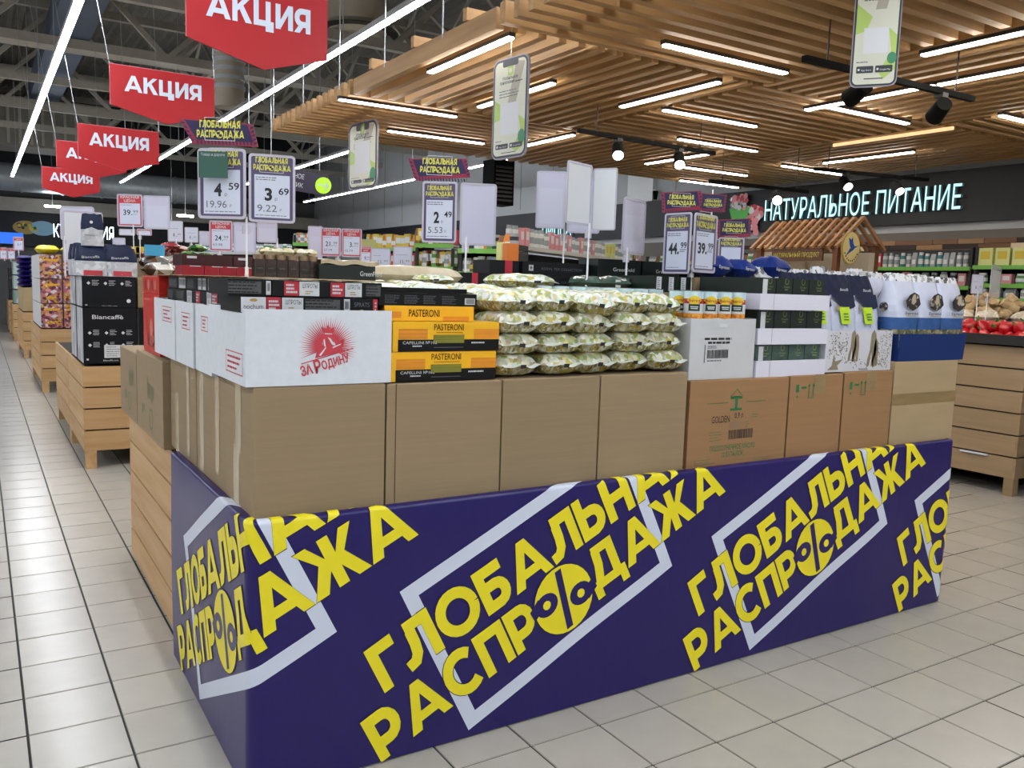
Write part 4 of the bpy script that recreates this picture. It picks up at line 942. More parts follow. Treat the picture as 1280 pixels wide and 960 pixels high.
# ------------------------------------------------------------------ espresso bags in the blue box
m_blue = mat('blue_carton', '0d2a63', .6, spec=.25, noise=.04); m_sky = mat('espresso_print_blue', '2a5590', .4, nscale=(14, 14, 30), noise=.15); m_town = mat('espresso_print_town', '6e6a4c', .4, nscale=(60, 60, 60), kind='voronoi', col2=['3d4a2c', 'a89a78'], thr=[0, .4, .8]); m_pic = mat('espresso_print_picture', '1c1a1a', .4, nscale=(60, 60, 60), kind='voronoi', col2=['3a3430', 'b8b0a4'], thr=[0, .7, .95])
tray(3.835, 2.535, 1.294, 4.405, 2.93, 1.43, m_blue, 'plain dark blue open box holding the espresso bags at the right end', 'box', None, name='blue_box', flare=.008)
def espresso(x, y, z, rz, label, H=.42):
    o = empty('espresso_bag', (x, y, z), rz); tag(o, label, 'coffee bag', 'white espresso bags in the blue box')
    b = B(); gusset(b, .195, .12, H, m_cfw, segs=[(0, .36, m_town), (.36, .50, m_sky), (.90, 1.01, m_cfblk)], seed=int(x * 100)); b.build('film', o)
    t = B(front(-.09, 0, -.014))
    t.poly([(.045, H * .70), (.075, H * .77), (.11, H * .80), (.15, H * .77), (.17, H * .66), (.15, H * .62), (.11, H * .58), (.06, H * .62)], m_pic, .003); t.poly([(.09, H * .68), (.10, H * .77), (.12, H * .78), (.13, H * .69), (.11, H * .65)], mat('picture_beige', 'b8a890', .5), .004)
    t.text('Espresso', .05, H * .535, .016, m_ink, .105, w=.003, off=.01); t.rect(.06, H * .515, .14, H * .522, m_gold, .003)
    t.build('print', o)
    t = B(left(.12, 0, -.098)); t.disc(.055, H * .62, .025, m_pic, .004, 12); t.rect(.02, H * .45, .07, H * .46, m_greyink, .004); t.build('side_print', o)
    return o
for i, (x, lb) in enumerate(((3.945, 'left one'), (4.145, 'middle one'), (4.345, 'right one'))):
    espresso(x, 2.575, 1.30, 0, 'white espresso bag in the front row of the blue box, ' + lb)
for i, x in enumerate((3.93, 4.13, 4.33)):
    espresso(x, 2.73, 1.305, .03, 'white espresso bag in the second row of the blue box, %s from the left' % ORD[i], .43)
for i in range(7):
    x = 3.42 + i * .15; o = empty('floral_coffee_bag', (x, 3.02, 1.24)); tag(o, 'floral-topped coffee bag behind the navy and espresso bags, %s from the left' % ORD[i], 'coffee bag', 'floral topped coffee bags')
    b = B(); gusset(b, .145, .09, .50 + .02 * (i % 2), m_cfw, segs=[(.8, 1.01, m_cfblk)], seed=i); b.build('film', o)
# blue bags lying on the green tea
m_bluebag = mat('royal_blue_film', '0d2c74', .55, spec=.2, noise=.12, nscale=(14, 14, 14), bump=.25)
for i, (px, z, s) in enumerate(((888, 1.675, 1), (922, 1.672, .9), (958, 1.678, 1.1))):
    c = onY(px, 345, 3.1); vs, fs = pillow(.17 * s, .16, .115 * s, 20 + i, 14, 8, 2.2)
    o = empty('blue_bag', (c.x - .08, 3.02, z)); tag(o, 'royal blue bag with white lettering lying on the tea boxes, %s from the price cards' % ORD[i], 'bag', 'royal blue bags'); B().add(vs, fs, m_bluebag, True).build('film', o)
    t = B(front(0, 0, 0)); t.text('Espresso', .055 * s, .05, .016, m_pkw, .07 * s, w=.001, ang=-.1, off=.01); t.build('print', o)
for x0, x1 in ((2.86, 3.30),): tag(B().box((x0, 2.96, 1.236), (x1, 3.3, 1.672), m_card).build('carton'), 'brown carton hidden behind the white tea trays under the blue bags', 'carton')
tag(B().box((2.5, 2.96, 1.236), (2.85, 3.3, 1.598), m_card).build('carton'), 'brown carton hidden behind the can carton', 'carton')
tag(B().box((1.95, 2.92, 1.0 + .54), (2.46, 3.11, 1.552 - .055), m_card).build('carton') if False else B().box((1.98, 3.35, 1.596), (1.99, 3.36, 1.597), m_card).build('cardboard_scrap'), 'tiny cardboard scrap on the stack', 'cardboard')
# ------------------------------------------------------------------ gift boxes, jars, tea on the cardboard sheet
m_gred = mat('gift_box_red', '8f1626', .3, noise=.08); m_gdk = mat('gift_box_dark', '3a0f14', .3, noise=.1); m_jar = mat('coffee_jar_glass', '3a2a22', .12, spec=.7); m_jlid = mat('jar_lid_gold', '8c765c', .3, metal=.4); m_jlab = mat('jar_label', '141210', .4); m_bt = mat('black_tea_box', '0c0e13', .4, spec=.25, noise=.12); m_gf = mat('green_black_tea_box', '0f1a15', .3)
zt = 1.607
xs = rng((228, 256, 275, 296, 316), 3.75)
for i in range(4):
    o = empty('gift_box', (xs[i], 3.75, zt)); tag(o, 'small bright red gift box on the cardboard sheet, %s from the left' % ORD[i], 'gift box', 'red gift boxes'); B().box((0, 0, 0), (xs[i + 1] - xs[i] - .002, .15, .04), m_gred).build('body', o)
    t = B(front(0, 0, 0)); t.rect(.03, .037, .075, .0395, m_pkw); t.build('print', o)
for a, c, n in ((228, 291, 'longer left'), (292, 318, 'right')):
    a, c = rng((a, c), 3.8); o = empty('gift_box', (a, 3.8, zt + .041)); tag(o, 'dark wine red gift box on the bright red ones, ' + n, 'gift box', 'dark gift boxes'); B().box((0, 0, 0), (c - a, .2, .048), m_gdk).build('body', o); t = B(front(0, 0, 0)); t.rect(.02, .03, .06, .04, m_pkw); t.build('print', o)
def jar(x, y, z, label):
    o = empty('coffee_jar', (x, y, z)); tag(o, label, 'jar', 'coffee jars')
    B().box((-.019, -.019, .0), (.019, .019, .062), m_jar).cyl((0, 0, .06), (0, 0, .066), .02, m_jar, 16, r2=.017).build('glass', o); B().cyl((0, 0, .064), (0, 0, .08), .0185, m_jlid, 16).build('lid', o)
    B(front(0, 0, -.0195)).disc(0, .03, .014, m_jlab, .0008).text('kaffee', -.010, .03, .005, m_jlid, .02, w=.0014).build('label', o)
for i, px in enumerate((323, 337, 351, 365, 379, 391)):
    c = onY(px, 340, 3.05); jar(c.x, 3.05, zt, 'dark glass coffee jar with tan lid, %s from the white sign pole' % ORD[i])
for i, px in enumerate((330, 344, 358, 372, 386)):
    c = onY(px, 330, 3.15); vs, fs = pillow(.05, .05, .03, 40 + i, 8, 6)
    b = B().add(vs, fs, mat('cream_sweets_bag', 'c9bd92', .4, nscale=(50, 50, 50), kind='voronoi', col2=['e0dccb', 'b3a24a', '6a5a3a'], thr=[0, .4, .7, .9]), True).build('sweets_bag', loc=(c.x - .02, 3.13, zt + .072)); tag(b, 'small cream sweets bag on the jars, %s from the left' % ORD[i], 'bag', 'cream sweets bags'); b.location.z = zt + .08
def teabox(px0, px1, Y, z0, z1, m, label, txt=None, stripe=None, dep=.16, mt=None, group='dark tea boxes'):
    a, c = onY(px0, 340, Y).x, onY(px1, 340, Y).x; o = empty('tea_carton', (a, Y, z0)); tag(o, label, 'tea box', group); W, H = c - a - .003, z1 - z0
    B().box((0, 0, 0), (W, dep, H), m).build('body', o); t = B(front(0, 0, 0))
    if txt: t.text(txt[0], W * txt[1], H * txt[3], H * txt[4], mt or m_pkw, W * txt[2])
    for s in (stripe or []): t.rect(W * s[0], H * s[1], W * s[2], H * s[3], s[4])
    if txt or stripe: t.build('print', o)
    return o
teabox(399, 470, 3.0, zt, 1.66, m_gf, 'long black-green tea box under a wavy beige sheet', ('GreenField', .72, .4, .3, .35))
b = B()
for i in range(10):
    a = onY(399 + i * 7.2, 330, 3.02).x; c = onY(399 + (i + 1) * 7.2, 330, 3.02).x; za = 1.662 + .004 * math.sin(i * 1.3); zc = 1.662 + .004 * math.sin((i + 1) * 1.3)
    b.add([(a, 3.0, za), (c, 3.0, zc), (c, 3.16, zc), (a, 3.16, za), (a, 3.0, za + .016), (c, 3.0, zc + .016), (c, 3.16, zc + .016), (a, 3.16, za + .016)], [(4, 5, 6, 7), (0, 1, 5, 4), (3, 2, 1, 0), (2, 3, 7, 6)], m_pale)
tag(b.build('wavy_sheet'), 'wavy beige cardboard sheet on the long tea box', 'cardboard')
m_stripe = mat('tea_red_stripe', 'b01c34', .4); wq = [(.0, 0, .04, 1, m_stripe)]
ZT = 1.597
for r_, (a, c) in enumerate(((576, 613), (576, 613))): pass
teabox(576, 611, 3.42, ZT, ZT + .062, m_bt, 'black tea box with red stripe, lower left one', None, [(.40, 0, .62, 1, m_stripe)], group='tea boxes with red stripes')
teabox(612, 650, 3.42, ZT, ZT + .062, m_bt, 'black tea box with red stripe, lower right one', None, [(.48, 0, .72, 1, m_stripe)], group='tea boxes with red stripes')
teabox(612, 650, 3.44, ZT + .064, ZT + .126, m_bt, 'black tea box with red stripe, upper one', None, [(.50, 0, .75, 1, m_stripe)], group='tea boxes with red stripes')
for k in range(2):
    o = teabox(653, 745, 3.40 + .02 * k, ZT + .064 * k, ZT + .062 + .064 * k, m_bt, 'long black tea collection box with a small white crest, %s one' % ('lower', 'upper')[k], ('ROYAL TEA COLLECTION', .25, .55, .4, .2), [(.08, .3, .14, .75, m_pkw), (.095, .48, .125, .58, m_bt), (.105, .38, .115, .68, m_bt)], dep=.18, mt=m_greyink, group='long black tea boxes')
for a, c, n in ((747, 801, 'left'), (803, 850, 'right')):
    teabox(a, c, 3.36, 1.60, 1.712 + .04, m_gf, 'big black-green tea box behind the wrapped trays, ' + n, ('Greenfield', .35, .5, .62, .12), group='big black-green tea boxes')
# dark flat trays right of the tea: low goods before the kiosk
for i in range(5):
    vs, fs = pillow(.2, .16, .06, 60 + i, 10, 6); o = B().add(vs, fs, mat('dark_foil', '22232b', .25, nscale=(30, 30, 30), kind='voronoi', col2=['0f1014', '5a5c66', '17181d'], thr=[0, .5, .8, .9]), True).build('foil_bag', loc=(3.0 + i * .2, 3.72, 1.597)); tag(o, 'dark foil bag lying behind the tea trays, %s from the left' % ORD[i], 'bag', 'dark foil bags')
# ================================================================== red hanging promotion signs
m_akr = mat('sign_red', 'b8101b', .45); m_akedge = mat('sign_edge', 'd98a8f', .4); m_akw = mat('sign_lettering', 'dbe6f5', .4)
def akciya(x, z_top, Y, W, H, tip, label, rz=0):
    o = empty('hanging_sign', (x, Y, z_top - H), rz); tag(o, label, 'hanging sign', 'red hanging promotion signs')
    pts = [(0, 0), (W * .53, -tip), (W, 0), (W, H), (0, H)]
    b = B(front(0, 0, 0)); b.prism(pts, -.012, 0, m_akr); pn = b.build('panel', o)
    b = B(front(0, 0, 0)); b.rect(-.004, 0, 0, H, m_akedge, .0); b.rect(0, H - .002, W, H + .003, m_akedge, .001); b.build('edge_strip', o)
    b = B(front(0, 0, 0)); put_heavy(b, 'АКЦИЯ', W * .13, H * .37, H * .40, m_akw, W * .74, .003); b.build('lettering', pn)
    for u in (.0, W): B().cyl((u, .006, H), (u + (.0 if u else -.25), .3, 5.0 - z_top + H + .02), .004, m_rod, 4, caps=False).build('hanging_wire', o)
p0, p1 = onY(233, 45, 5), onY(409, 79, 5); akciya(p0.x, p0.z + .34, 5, p1.x - p0.x, .34, .11, 'biggest, nearest red sign with white word, cut by the top edge of the photo')
for (a, c, yb, yt, Y, lb) in ((138, 268, 130, 79, 7.7, 'second nearest red hanging sign, fully visible'), (98, 199, 195, 154, 10, 'middle red hanging sign in front of the half covered one'), (71, 158, 208, 175, 12, 'red hanging sign half covered by the middle one'), (53, 125, 235, 208, 14.6, 'smallest, farthest red hanging sign at the bottom of the row')):
    p0, p1 = onY(a, yb, Y), onY(a, yt, Y); q = onY(c, yb, Y); akciya(p0.x, p1.z, Y, q.x - p0.x, p1.z - p0.z, (p1.z - p0.z) * .33, lb)
# ================================================================== price signs
def mini_logo(b, u, v, W, m=None, w=.002):
    """two line sale logo of width W, with thin white frame"""
    m = m or m_yeld; h = W * .155
    for p in stroke([(u + W * .17, v - h * .35), (u + W * .80, v - h * .35), (u + W * .80, v + h * 2.65), (u + W * .17, v + h * 2.65), (u + W * .17, v - h * .35)], W * .012): b.poly(p, m_pkw, w)
    put_heavy(b, 'ГЛОБАЛЬНАЯ', u + W * .06, v + h * 1.3, h, m, W * .86, w + .001); put_heavy(b, 'РАСПР', u, v, h, m, W * .40, w + .001); put_heavy(b, 'ДАЖА', u + W * .56, v, h, m, W * .44, w + .001)
    b.disc(u + W * .48, v + h * .45, h * .52, m, w + .001, 14); b.poly([(u + W * .462, v - h * .0), (u + W * .474, v - h * .0), (u + W * .498, v + h * .9), (u + W * .486, v + h * .9)], m_purpled, w + .002); b.disc(u + W * .452, v + h * .6, h * .2, m_purpled, w + .002, 8); b.disc(u + W * .508, v + h * .3, h * .2, m_purpled, w + .002, 8)
def rrect(x0, y0, x1, y1, r, n=4):
    pts = []
    for cx, cy_, a0 in ((x1 - r, y0 + r, -90), (x1 - r, y1 - r, 0), (x0 + r, y1 - r, 90), (x0 + r, y0 + r, 180)):
        pts += [(cx + r * math.cos(math.radians(a0 + 90 * i / n)), cy_ + r * math.sin(math.radians(a0 + 90 * i / n))) for i in range(n + 1)]
    return pts
def card(parent, p0, p1, H, kind, tx=None):
    """plastic frame with a paper insert; p0 p1 = lower corners"""
    p1 = p1.copy(); p1.z = p0.z
    M = plane3(p0, p1); W = (Vector(p1) - Vector(p0)).length; inv = Matrix.Translation(-parent.location)
    fw = W * .055
    b = B(inv @ M); o_, i_ = rrect(0, 0, W, H, W * .08), rrect(fw, fw, W - fw, H - fw, W * .04); n = len(o_)
    for w0, w1 in ((.0, .004),):
        vs = [(p[0], p[1], w1) for p in o_] + [(p[0], p[1], w1) for p in i_] + [(p[0], p[1], w0) for p in o_] + [(p[0], p[1], w0) for p in i_]
        b.add(vs, [(i, (i + 1) % n, (i + 1) % n + n, i + n) for i in range(n)] + [(i + 2 * n, (i + 1) % n + 2 * n, (i + 1) % n, i) for i in range(n)] + [(i + n, (i + 1) % n + n, (i + 1) % n + 3 * n, i + 3 * n) for i in range(n)] + [((i + 1) % n + 2 * n, i + 2 * n, i + 3 * n, (i + 1) % n + 3 * n) for i in range(n)], m_film)
    fr_ = b.build('plastic_frame', parent)
    b = B(inv @ M); mp = {'sale': m_purple, 'red': m_red, 'blank': m_paperb, 'back': m_paperl, 'white': m_paper, 'backred': m_paperl}[kind]
    b.prism(rrect(fw * .6, fw * .6, W - fw * .6, H - fw * .6, W * .03), .0005, .002, mp)
    if kind == 'sale':
        b.rect(W * .12, H * .07, W * .88, H * .70, m_paper, .0026); mini_logo(b, W * .10, H * .765, W * .80, w=.0026)
        if tx:
            b.lines(W * .15, H * .655, W * .6, 2, H * .032, m_greyink, H * .012, .003)
            b.text(tx[0], W * (.50 if len(tx[0]) == 1 else .58), H * .33, H * .18, m_ink, W * (.16 if len(tx[0]) == 1 else .38), off=.035, w=.003, align='r')
            b.text(tx[1], W * .64, H * .42, H * .10, m_ink, W * .22, w=.003, off=.015)
            if tx[2]: b.text(tx[2], W * .18, H * .16, H * .105, m_greyink, W * .42, w=.003); b.text('₽', W * .66, H * .17, H * .04, m_greyink, W * .04, w=.003)
            else: b.lines(W * .62, H * .39, W * .28, 2, H * .03, m_greyink, H * .014, .003)
            b.text('р', W * .56, H * .33, H * .05, m_greyink, W * .05, w=.003); b.lines(W * .15, H * .10, W * .7, 1, H * .02, m_greyink, H * .01, .003)
    elif kind == 'red':
        b.rect(W * .10, H * .08, W * .90, H * .72, m_paper, .0026); b.text('КРАСНАЯ', W * .5, H * .87, H * .08, m_pkw, W * .72, w=.003, align='c', off=.02); b.text('ЦЕНА', W * .5, H * .76, H * .08, m_pkw, W * .45, w=.003, align='c', off=.02)
        if tx: b.text(tx[0], W * .58, H * .36, H * .17, m_ink, W * (.34 if len(tx[0]) > 2 else .18), w=.003, align='r', off=.01); b.text(tx[1], W * .62, H * .43, H * .09, m_greyink, W * .2, w=.003); b.lines(W * .6, H * .38, W * .25, 1, .01, m_greyink, H * .012, .003); b.lines(W * .14, H * .66, W * .6, 1, .01, m_greyink, H * .012, .003)
        if tx and len(tx) > 2: b.text(tx[2], W * .16, H * .18, H * .09, m_greyink, W * .4, w=.003)
    elif kind == 'white' and tx:
        b.text(tx[0], W * .62, H * .25, H * .17, m_ink, W * .24, w=.003, align='r'); b.text(tx[1], W * .66, H * .33, H * .08, m_greyink, W * .2, w=.003); b.lines(W * .15, H * .62, W * .6, 1, .01, m_greyink, H * .015, .003)
    elif kind == 'back':
        b.rect(W * .12, H * .08, W * .88, H * .70, mat('lilac_paper_back_light', 'c9cbdc', .4), .0024)
    b.build('price_card', fr_)
def header(parent, px, D, label=None):
    """purple topper board with crimson stripes; px = four photo corners TL TR BR BL"""
    P = [at(x, y, D) for x, y in px]; M = plane3(P[3], Vector((P[2].x, P[2].y, P[3].z))); iv = M.inverted(); q = [iv @ p for p in P]; q = [(a.x, a.y) for a in q]
    b = B(Matrix.Translation(-parent.location) @ M); b.prism([q[3], q[2], q[1], q[0]], 0, .004, m_crimson)
    c = Vector((sum(a[0] for a in q) / 4, sum(a[1] for a in q) / 4)); W = q[2][0] - q[3][0]; H = q[0][1] - q[3][1]
    b.poly([(q[3][0] + W * .07, q[3][1] + H * .18), (q[2][0] - W * .07, q[2][1] + H * .18), (q[1][0] - W * .08, q[1][1] - H * .04), (q[0][0] + W * .08, q[0][1] - H * .04)], m_purpled, .005)
    for k in range(16): u = q[3][0] + W * (.08 + k * .054); b.poly([(u, q[3][1] + H * .01), (u + W * .02, q[3][1] + H * .01), (u + W * .008, q[3][1] + H * .16), (u - W * .012, q[3][1] + H * .16)], m_purpled, .005)
    for k in range(5):
        for s in (0, 1):
            t = .15 + k * .17; e0 = Vector(q[3]).lerp(Vector(q[0]), t) if s == 0 else Vector(q[2]).lerp(Vector(q[1]), t); dx = W * .05 * (1 if s == 0 else -1)
            b.poly([e0, e0 + Vector((dx, -H * .05)), e0 + Vector((dx, H * .02)), e0 + Vector((0, H * .07))][::(1 if s == 0 else -1)], m_purpled, .005)
    mini_logo(b, c.x - W * .36, c.y - H * .18, W * .72, m_yeld, .0055)
    b.build('topper_board', parent)
def sign(foot, cards, label, head=None, group='price signs on poles'):
    """foot: photo point and distance of the pole foot; cards: (x0,y0,D0,x1,y1,D1,h_px,kind,texts)"""
    f = at(foot[0], foot[1], foot[2])
    zf = 0
    for (xa, xb, ya, yb, zz) in ((.6, 4.4, 2.4, 4.8, 1.6), (.6, 4.4, 4.8, 5.14, 1.236), (.6, 3.4, 7.5, 8.95, 1.57), (.7, 3.6, 8.95, 10.5, .86), (.6, 3.5, 12.8, 15.2, 1.85), (.4, 3.5, 18, 20.3, 1.86), (.3, 3.5, 22, 24, 1.86), (7.1, 9.1, 3.5, 5.8, 1.27)):
        if xa <= f.x <= xb and ya <= f.y <= yb: zf = zz
    f.z = zf
    o = empty('price_sign', f); tag(o, label, 'price sign', group)
    top = None; M0 = Matrix.Translation(-f)
    for (x0, y0, D0, x1, y1, D1, hp, kd, tx) in cards:
        a, c = at(x0, y0, D0), at(x1, y1, D1); card(o, a, c, hp * (D0 + D1) / 2 / FPX, kd, tx); top = max(top or 0, min(a.z, c.z))
    if head: header(o, head[0], head[1])
    pt = f.copy(); pt.z = (top or f.z) + .06
    b = B(M0); pt.z -= .03; f = f + Vector((0, .02, 0)); pt = pt + Vector((0, .02, 0)); b.cyl(f + Vector((0, 0, -.02)), pt, .0045, m_white, 8); b.cyl(f, f + Vector((0, 0, .05)), .009, m_white, 10, r2=.007); b.box((pt.x - .015, pt.y, pt.z - .07), (pt.x + .015, pt.y + .012, pt.z - .035), m_film); b.build('pole', o)
    return o
sign((310, 343, 3.62), [(248, 273, 3.62, 308, 280, 3.60, 86, 'sale', ('4', '59', '19.96')), (311, 277, 3.60, 369, 283, 3.65, 83, 'sale', ('3', '69', '9.22'))], 'double sale price sign 4,59 and 3,69 with purple topper, at the left', ([(226, 149), (317, 156), (323, 184), (241, 180)], 3.6))
o = S.objects[-1]
o = [x for x in S.objects if x.get('label', '').startswith('double sale price sign 4,59')][0]
c_ = at(283, 226, 3.56); c_.z = at(249, 222, 3.56).z; M = plane3(at(249, 222, 3.56), c_); b = B(Matrix.Translation(-o.location) @ M); b.prism([(0, 0), (.122, 0), (.122, .108), (0, .108)], .004, .006, mat('green_sticker', '2f5a4c', .5)); b.text('Товар в дороге', .01, .09, .011, m_pkw, .10, w=.007); b.build('green_sticker', o)
sign((584, 350, 3.9), [(527, 303, 4.1, 570, 308, 4.08, 75, 'sale', ('2', '49', '5.53')), (574, 306, 4.08, 619, 308, 4.1, 76, 'backred', None)], 'double sale price sign 2,49 beside a pale blank, with purple topper', ([(511, 199), (583, 199), (588, 222), (519, 226)], 4.08))
sign((737, 349, 3.95), [(706, 279, 3.85, 737, 288, 4.0, 76, 'blank', None), (739, 288, 4.0, 769, 290, 3.95, 76, 'blank', None)], 'tallest pair of blank white sign frames folded like a book')
sign((706, 350, 4.25), [(669, 285, 4.2, 706, 290, 4.2, 70, 'back', None), (708, 291, 4.2, 749, 293, 4.2, 66, 'back', None)], 'pale sign frame seen from behind, left of the folded blank pair')
sign((786, 342, 4.1), [(776, 317, 4.1, 804, 318, 4.3, 69, 'back', None)], 'narrow lone blank sign frame between the folded pair and the sale cards')
sign((868, 345, 4.0), [(828, 342, 4.1, 862, 338, 3.98, 75, 'sale', ('44.', '99', None)), (864, 340, 3.98, 893, 338, 4.15, 72, 'sale', ('39.', '99', None))], 'double sale price sign 44,99 and 39,99', ([(826, 241), (875, 239), (877, 262), (828, 266)], 4.06))
sign((912, 347, 4.8), [(896, 337, 4.5, 928, 341, 4.5, 40, 'sale', None)], 'low sale price sign half hidden behind the blue bags', ([(896, 275), (938, 273), (938, 296), (897, 299)], 4.5))
o = empty('price_topper', Vector((at(892, 254, 4.3).x, at(892, 254, 4.3).y, 1.6))); B().cyl((0, .01, 0), (0, .01, .52), .004, m_white, 6).build('pole', o); tag(o, 'second purple topper board right of the double sale sign 44,99', 'price sign', 'price signs on poles'); header(o, [(875, 242), (908, 244), (906, 265), (874, 265)], 4.3)
RG = 'red price cards over the aisle displays'
sign((276, 335, 5.2), [(262, 314, 5.2, 291, 316, 5.2, 38, 'red', ('24.', '99', '63.98')), (292, 316, 5.2, 320, 317, 5.2, 38, 'back', None)], 'red price card 24 on a pole, below the big left sale sign', group=RG)
sign((168, 330, 7.2), [(147, 283, 7.2, 179, 286, 7.2, 40, 'red', ('39.', '99')), (180, 286, 7.2, 213, 288, 7.2, 41, 'back', None)], 'red price card 39 beside a pale blank, left of the big sale sign', group=RG)
sign((424, 335, 4.6), [(385, 325, 4.75, 403, 327, 4.75, 42, 'back', None), (401, 320, 4.6, 426, 321, 4.6, 35, 'red', ('21.', '99', '57.79')), (427, 321, 4.6, 452, 323, 4.6, 35, 'red', ('3.', '99', '10.79'))], 'pair of red price cards 21 and 3', group=RG)
sign((457, 345, 5.2), [(450, 334, 5.2, 464, 334, 5.2, 26, 'red', ('9.', '79'))], 'red price card peeping out right of the pair 21 and 3', group=RG)
WG = 'small white price cards'
sign((476, 345, 5.6), [(463, 335, 5.6, 488, 336, 5.6, 25, 'white', ('11.', '99'))], 'small grey white price card 11, left one', group=WG)
sign((504, 345, 5.4), [(491, 336, 5.4, 515, 337, 5.4, 28, 'white', ('11.', '99'))], 'small grey white price card 11, right one', group=WG)
sign((221, 330, 8.5), [(210, 302, 8.5, 229, 303, 8.5, 26, 'white', ('1.', '59'))], 'white price card 1 behind the red card 39, left one', group=WG)
sign((240, 330, 9), [(231, 303, 9, 248, 304, 9, 19, 'white', ('1.', '49'))], 'white price card 1 with green rim, right one', group=WG)
sign((252, 332, 9.4), [(249, 307, 9.4, 262, 308, 9.4, 18, 'back', None)], 'tiny pale card left of the red card 24', group=WG)
sign((348, 330, 4.4), [(321, 303, 4.4, 347, 305, 4.4, 25, 'back', None)], 'pale blank card under the big left sale sign', group='blank cards')
sign((82, 345, 7.8), [(79, 328, 7.8, 130, 332, 8.0, 64, 'blank', None), (76, 300, 8.3, 119, 303, 8.3, 42, 'back', None)], 'large blank frame standing behind the single coffee bag', group='blank cards')
sign((147, 330, 9.0), [(141, 306, 9.0, 157, 307, 9.0, 9, 'back', None)], 'tiny pale card behind the coffee bags', group='blank cards')
sign((176, 330, 8.0), [(149, 294, 8.2, 169, 295, 8.2, 8, 'white', None), (171, 294, 8.2, 190, 296, 8.2, 8, 'red', None)], 'low cards under the red price card 39', group='blank cards')
sign((1221, 412, 7.5), [(1213, 367, 7.5, 1228, 368, 7.5, 24, 'white', ('1.', '79'))], 'small price card over the ginger at the right', group=WG)
sign((1234, 405, 7.3), [(1236, 372, 7.1, 1249, 366, 7.7, 40, 'blank', None)], 'blank sign frame seen almost edge on, over the peppers', group='blank cards')
sign((24, 330, 16), [(17, 313, 16, 30, 314, 16, 17, 'red', ('3.', '99'))], 'small red price card over the violet packs', group=RG)
sign((6, 330, 20), [(0, 324, 20, 9, 324, 20, 15, 'red', ('5.', '99'))], 'far left small red price card', group=RG)
sign((14, 330, 20), [(10, 324, 20, 19, 325, 20, 14, 'red', ('6.', '99'))], 'second small red price card from the photo edge', group=RG)
# ================================================================== hanging phone shaped boards
m_ph = mat('phone_rim', '24262c', .35); m_phs = mat('phone_rim_silver', '8f8c9a', .35); m_pp = mat('phone_poster', 'c9cbb9', .4, nscale=(1.5, 1.5, 1.5), noise=.06); m_pp2 = mat('poster_taupe', 'a39d8c', .4); m_lg = mat('poster_light_green', 'a3bd5e', .4); m_dg = mat('poster_green', '2f7d55', .4)
def phone(p0, p1, H, label, rod_to=3.25):
    p1 = Vector((p1.x, p1.y, p0.z))
    M = plane3(p0, p1); W = (p1 - p0).length; o = empty('phone_board', p0); tag(o, label, 'hanging board', 'phone shaped hanging boards'); iv = Matrix.Translation(-p0)
    B(iv @ M).prism(rrect(0, 0, W, H, W * .16, 6), -.012, 0, m_phs).build('panel', o)
    b = B(iv @ M); b.poly(rrect(W * .02, W * .02, W * .98, H - W * .02, W * .15, 6), m_ph, .001); b.poly(rrect(W * .06, W * .06, W * .94, H - W * .06, W * .11, 6), m_pp, .002)
    b.poly([(W * .45, H * .55), (W * .68, H * .55), (W * .9, H * .93), (W * .66, H * .95)], m_pp2, .0025)
    b.poly([(W * .06, H * .38), (W * .06, H * .60), (W * .4, H * .50), (W * .28, H * .40)], m_lg, .0025); b.poly([(W * .75, H * .42), (W * .94, H * .36), (W * .94, H * .12), (W * .7, H * .05), (W * .6, H * .1), (W * .84, H * .25)], m_lg, .0025); b.disc(W * .86, H * .20, W * .10, m_dg, .003, 16, W * .13)
    b.poly(rrect(W * .28, H - W * .16, W * .72, H - W * .04, W * .04, 3), m_ph, .003)
    b.poly(rrect(W * .43, H * .82, W * .58, H * .82 + W * .17, W * .03, 3), m_lg, .003); b.disc(W * .505, H * .82 + W * .085, W * .045, m_pp, .0035, 12)
    b.text('Мобильное', W * .5, H * .785, W * .06, m_ink, W * .42, w=.003, align='c', off=.01); b.text('приложение', W * .42, H * .745, W * .06, m_ink, W * .42, w=.003, align='c', off=.01); b.lines(W * .65, H * .745, W * .24, 1, .01, m_ink, H * .012, .003)
    for k in range(3): b.lines(W * .2, H * (.67 - k * .028), W * .6, 1, .01, m_greyink, H * .009, .003)
    b.rect(W * .24, H * .24, W * .76, H * .24 + W * .56, m_pkw, .0032)
    b.lines(W * .12, H * .175, W * .3, 1, .01, m_greyink, H * .008, .003)
    for u in (.13, .53):
        b.poly(rrect(W * u, H * .10, W * (u + .36), H * .15, W * .02, 2), m_ph, .0035); b.disc(W * (u + .05), H * .125, W * .025, m_pkw, .004, 10); b.text('App Store' if u < .3 else 'Google Play', W * (u + .10), H * .115, H * .012, m_pkw, W * .22, w=.004)
    b.rect(W * .3, H * .055, W * .7, H * .062, m_ph, .003)
    b.build('poster_print', o)
    b = B(iv)
    for t in (.5,): c = p0.lerp(p1, t) + Vector((0, 0, H)); b.cyl(c, Vector((c.x, c.y, rod_to)), .002, m_rod, 4)
    b.build('hanging_wire', o)
phone(at(1061, 110, 4.2), at(1119, 123, 4.13), .66, 'near phone shaped board, cut by the top edge of the photo')
phone(at(614, 201, 5.66), at(657, 209, 5.4), .635, 'middle phone shaped board hanging in front of the slatted ceiling')
phone(at(435, 239, 8.6), at(471, 246, 8.2), .655, 'small far phone shaped board left of the purple toppers')
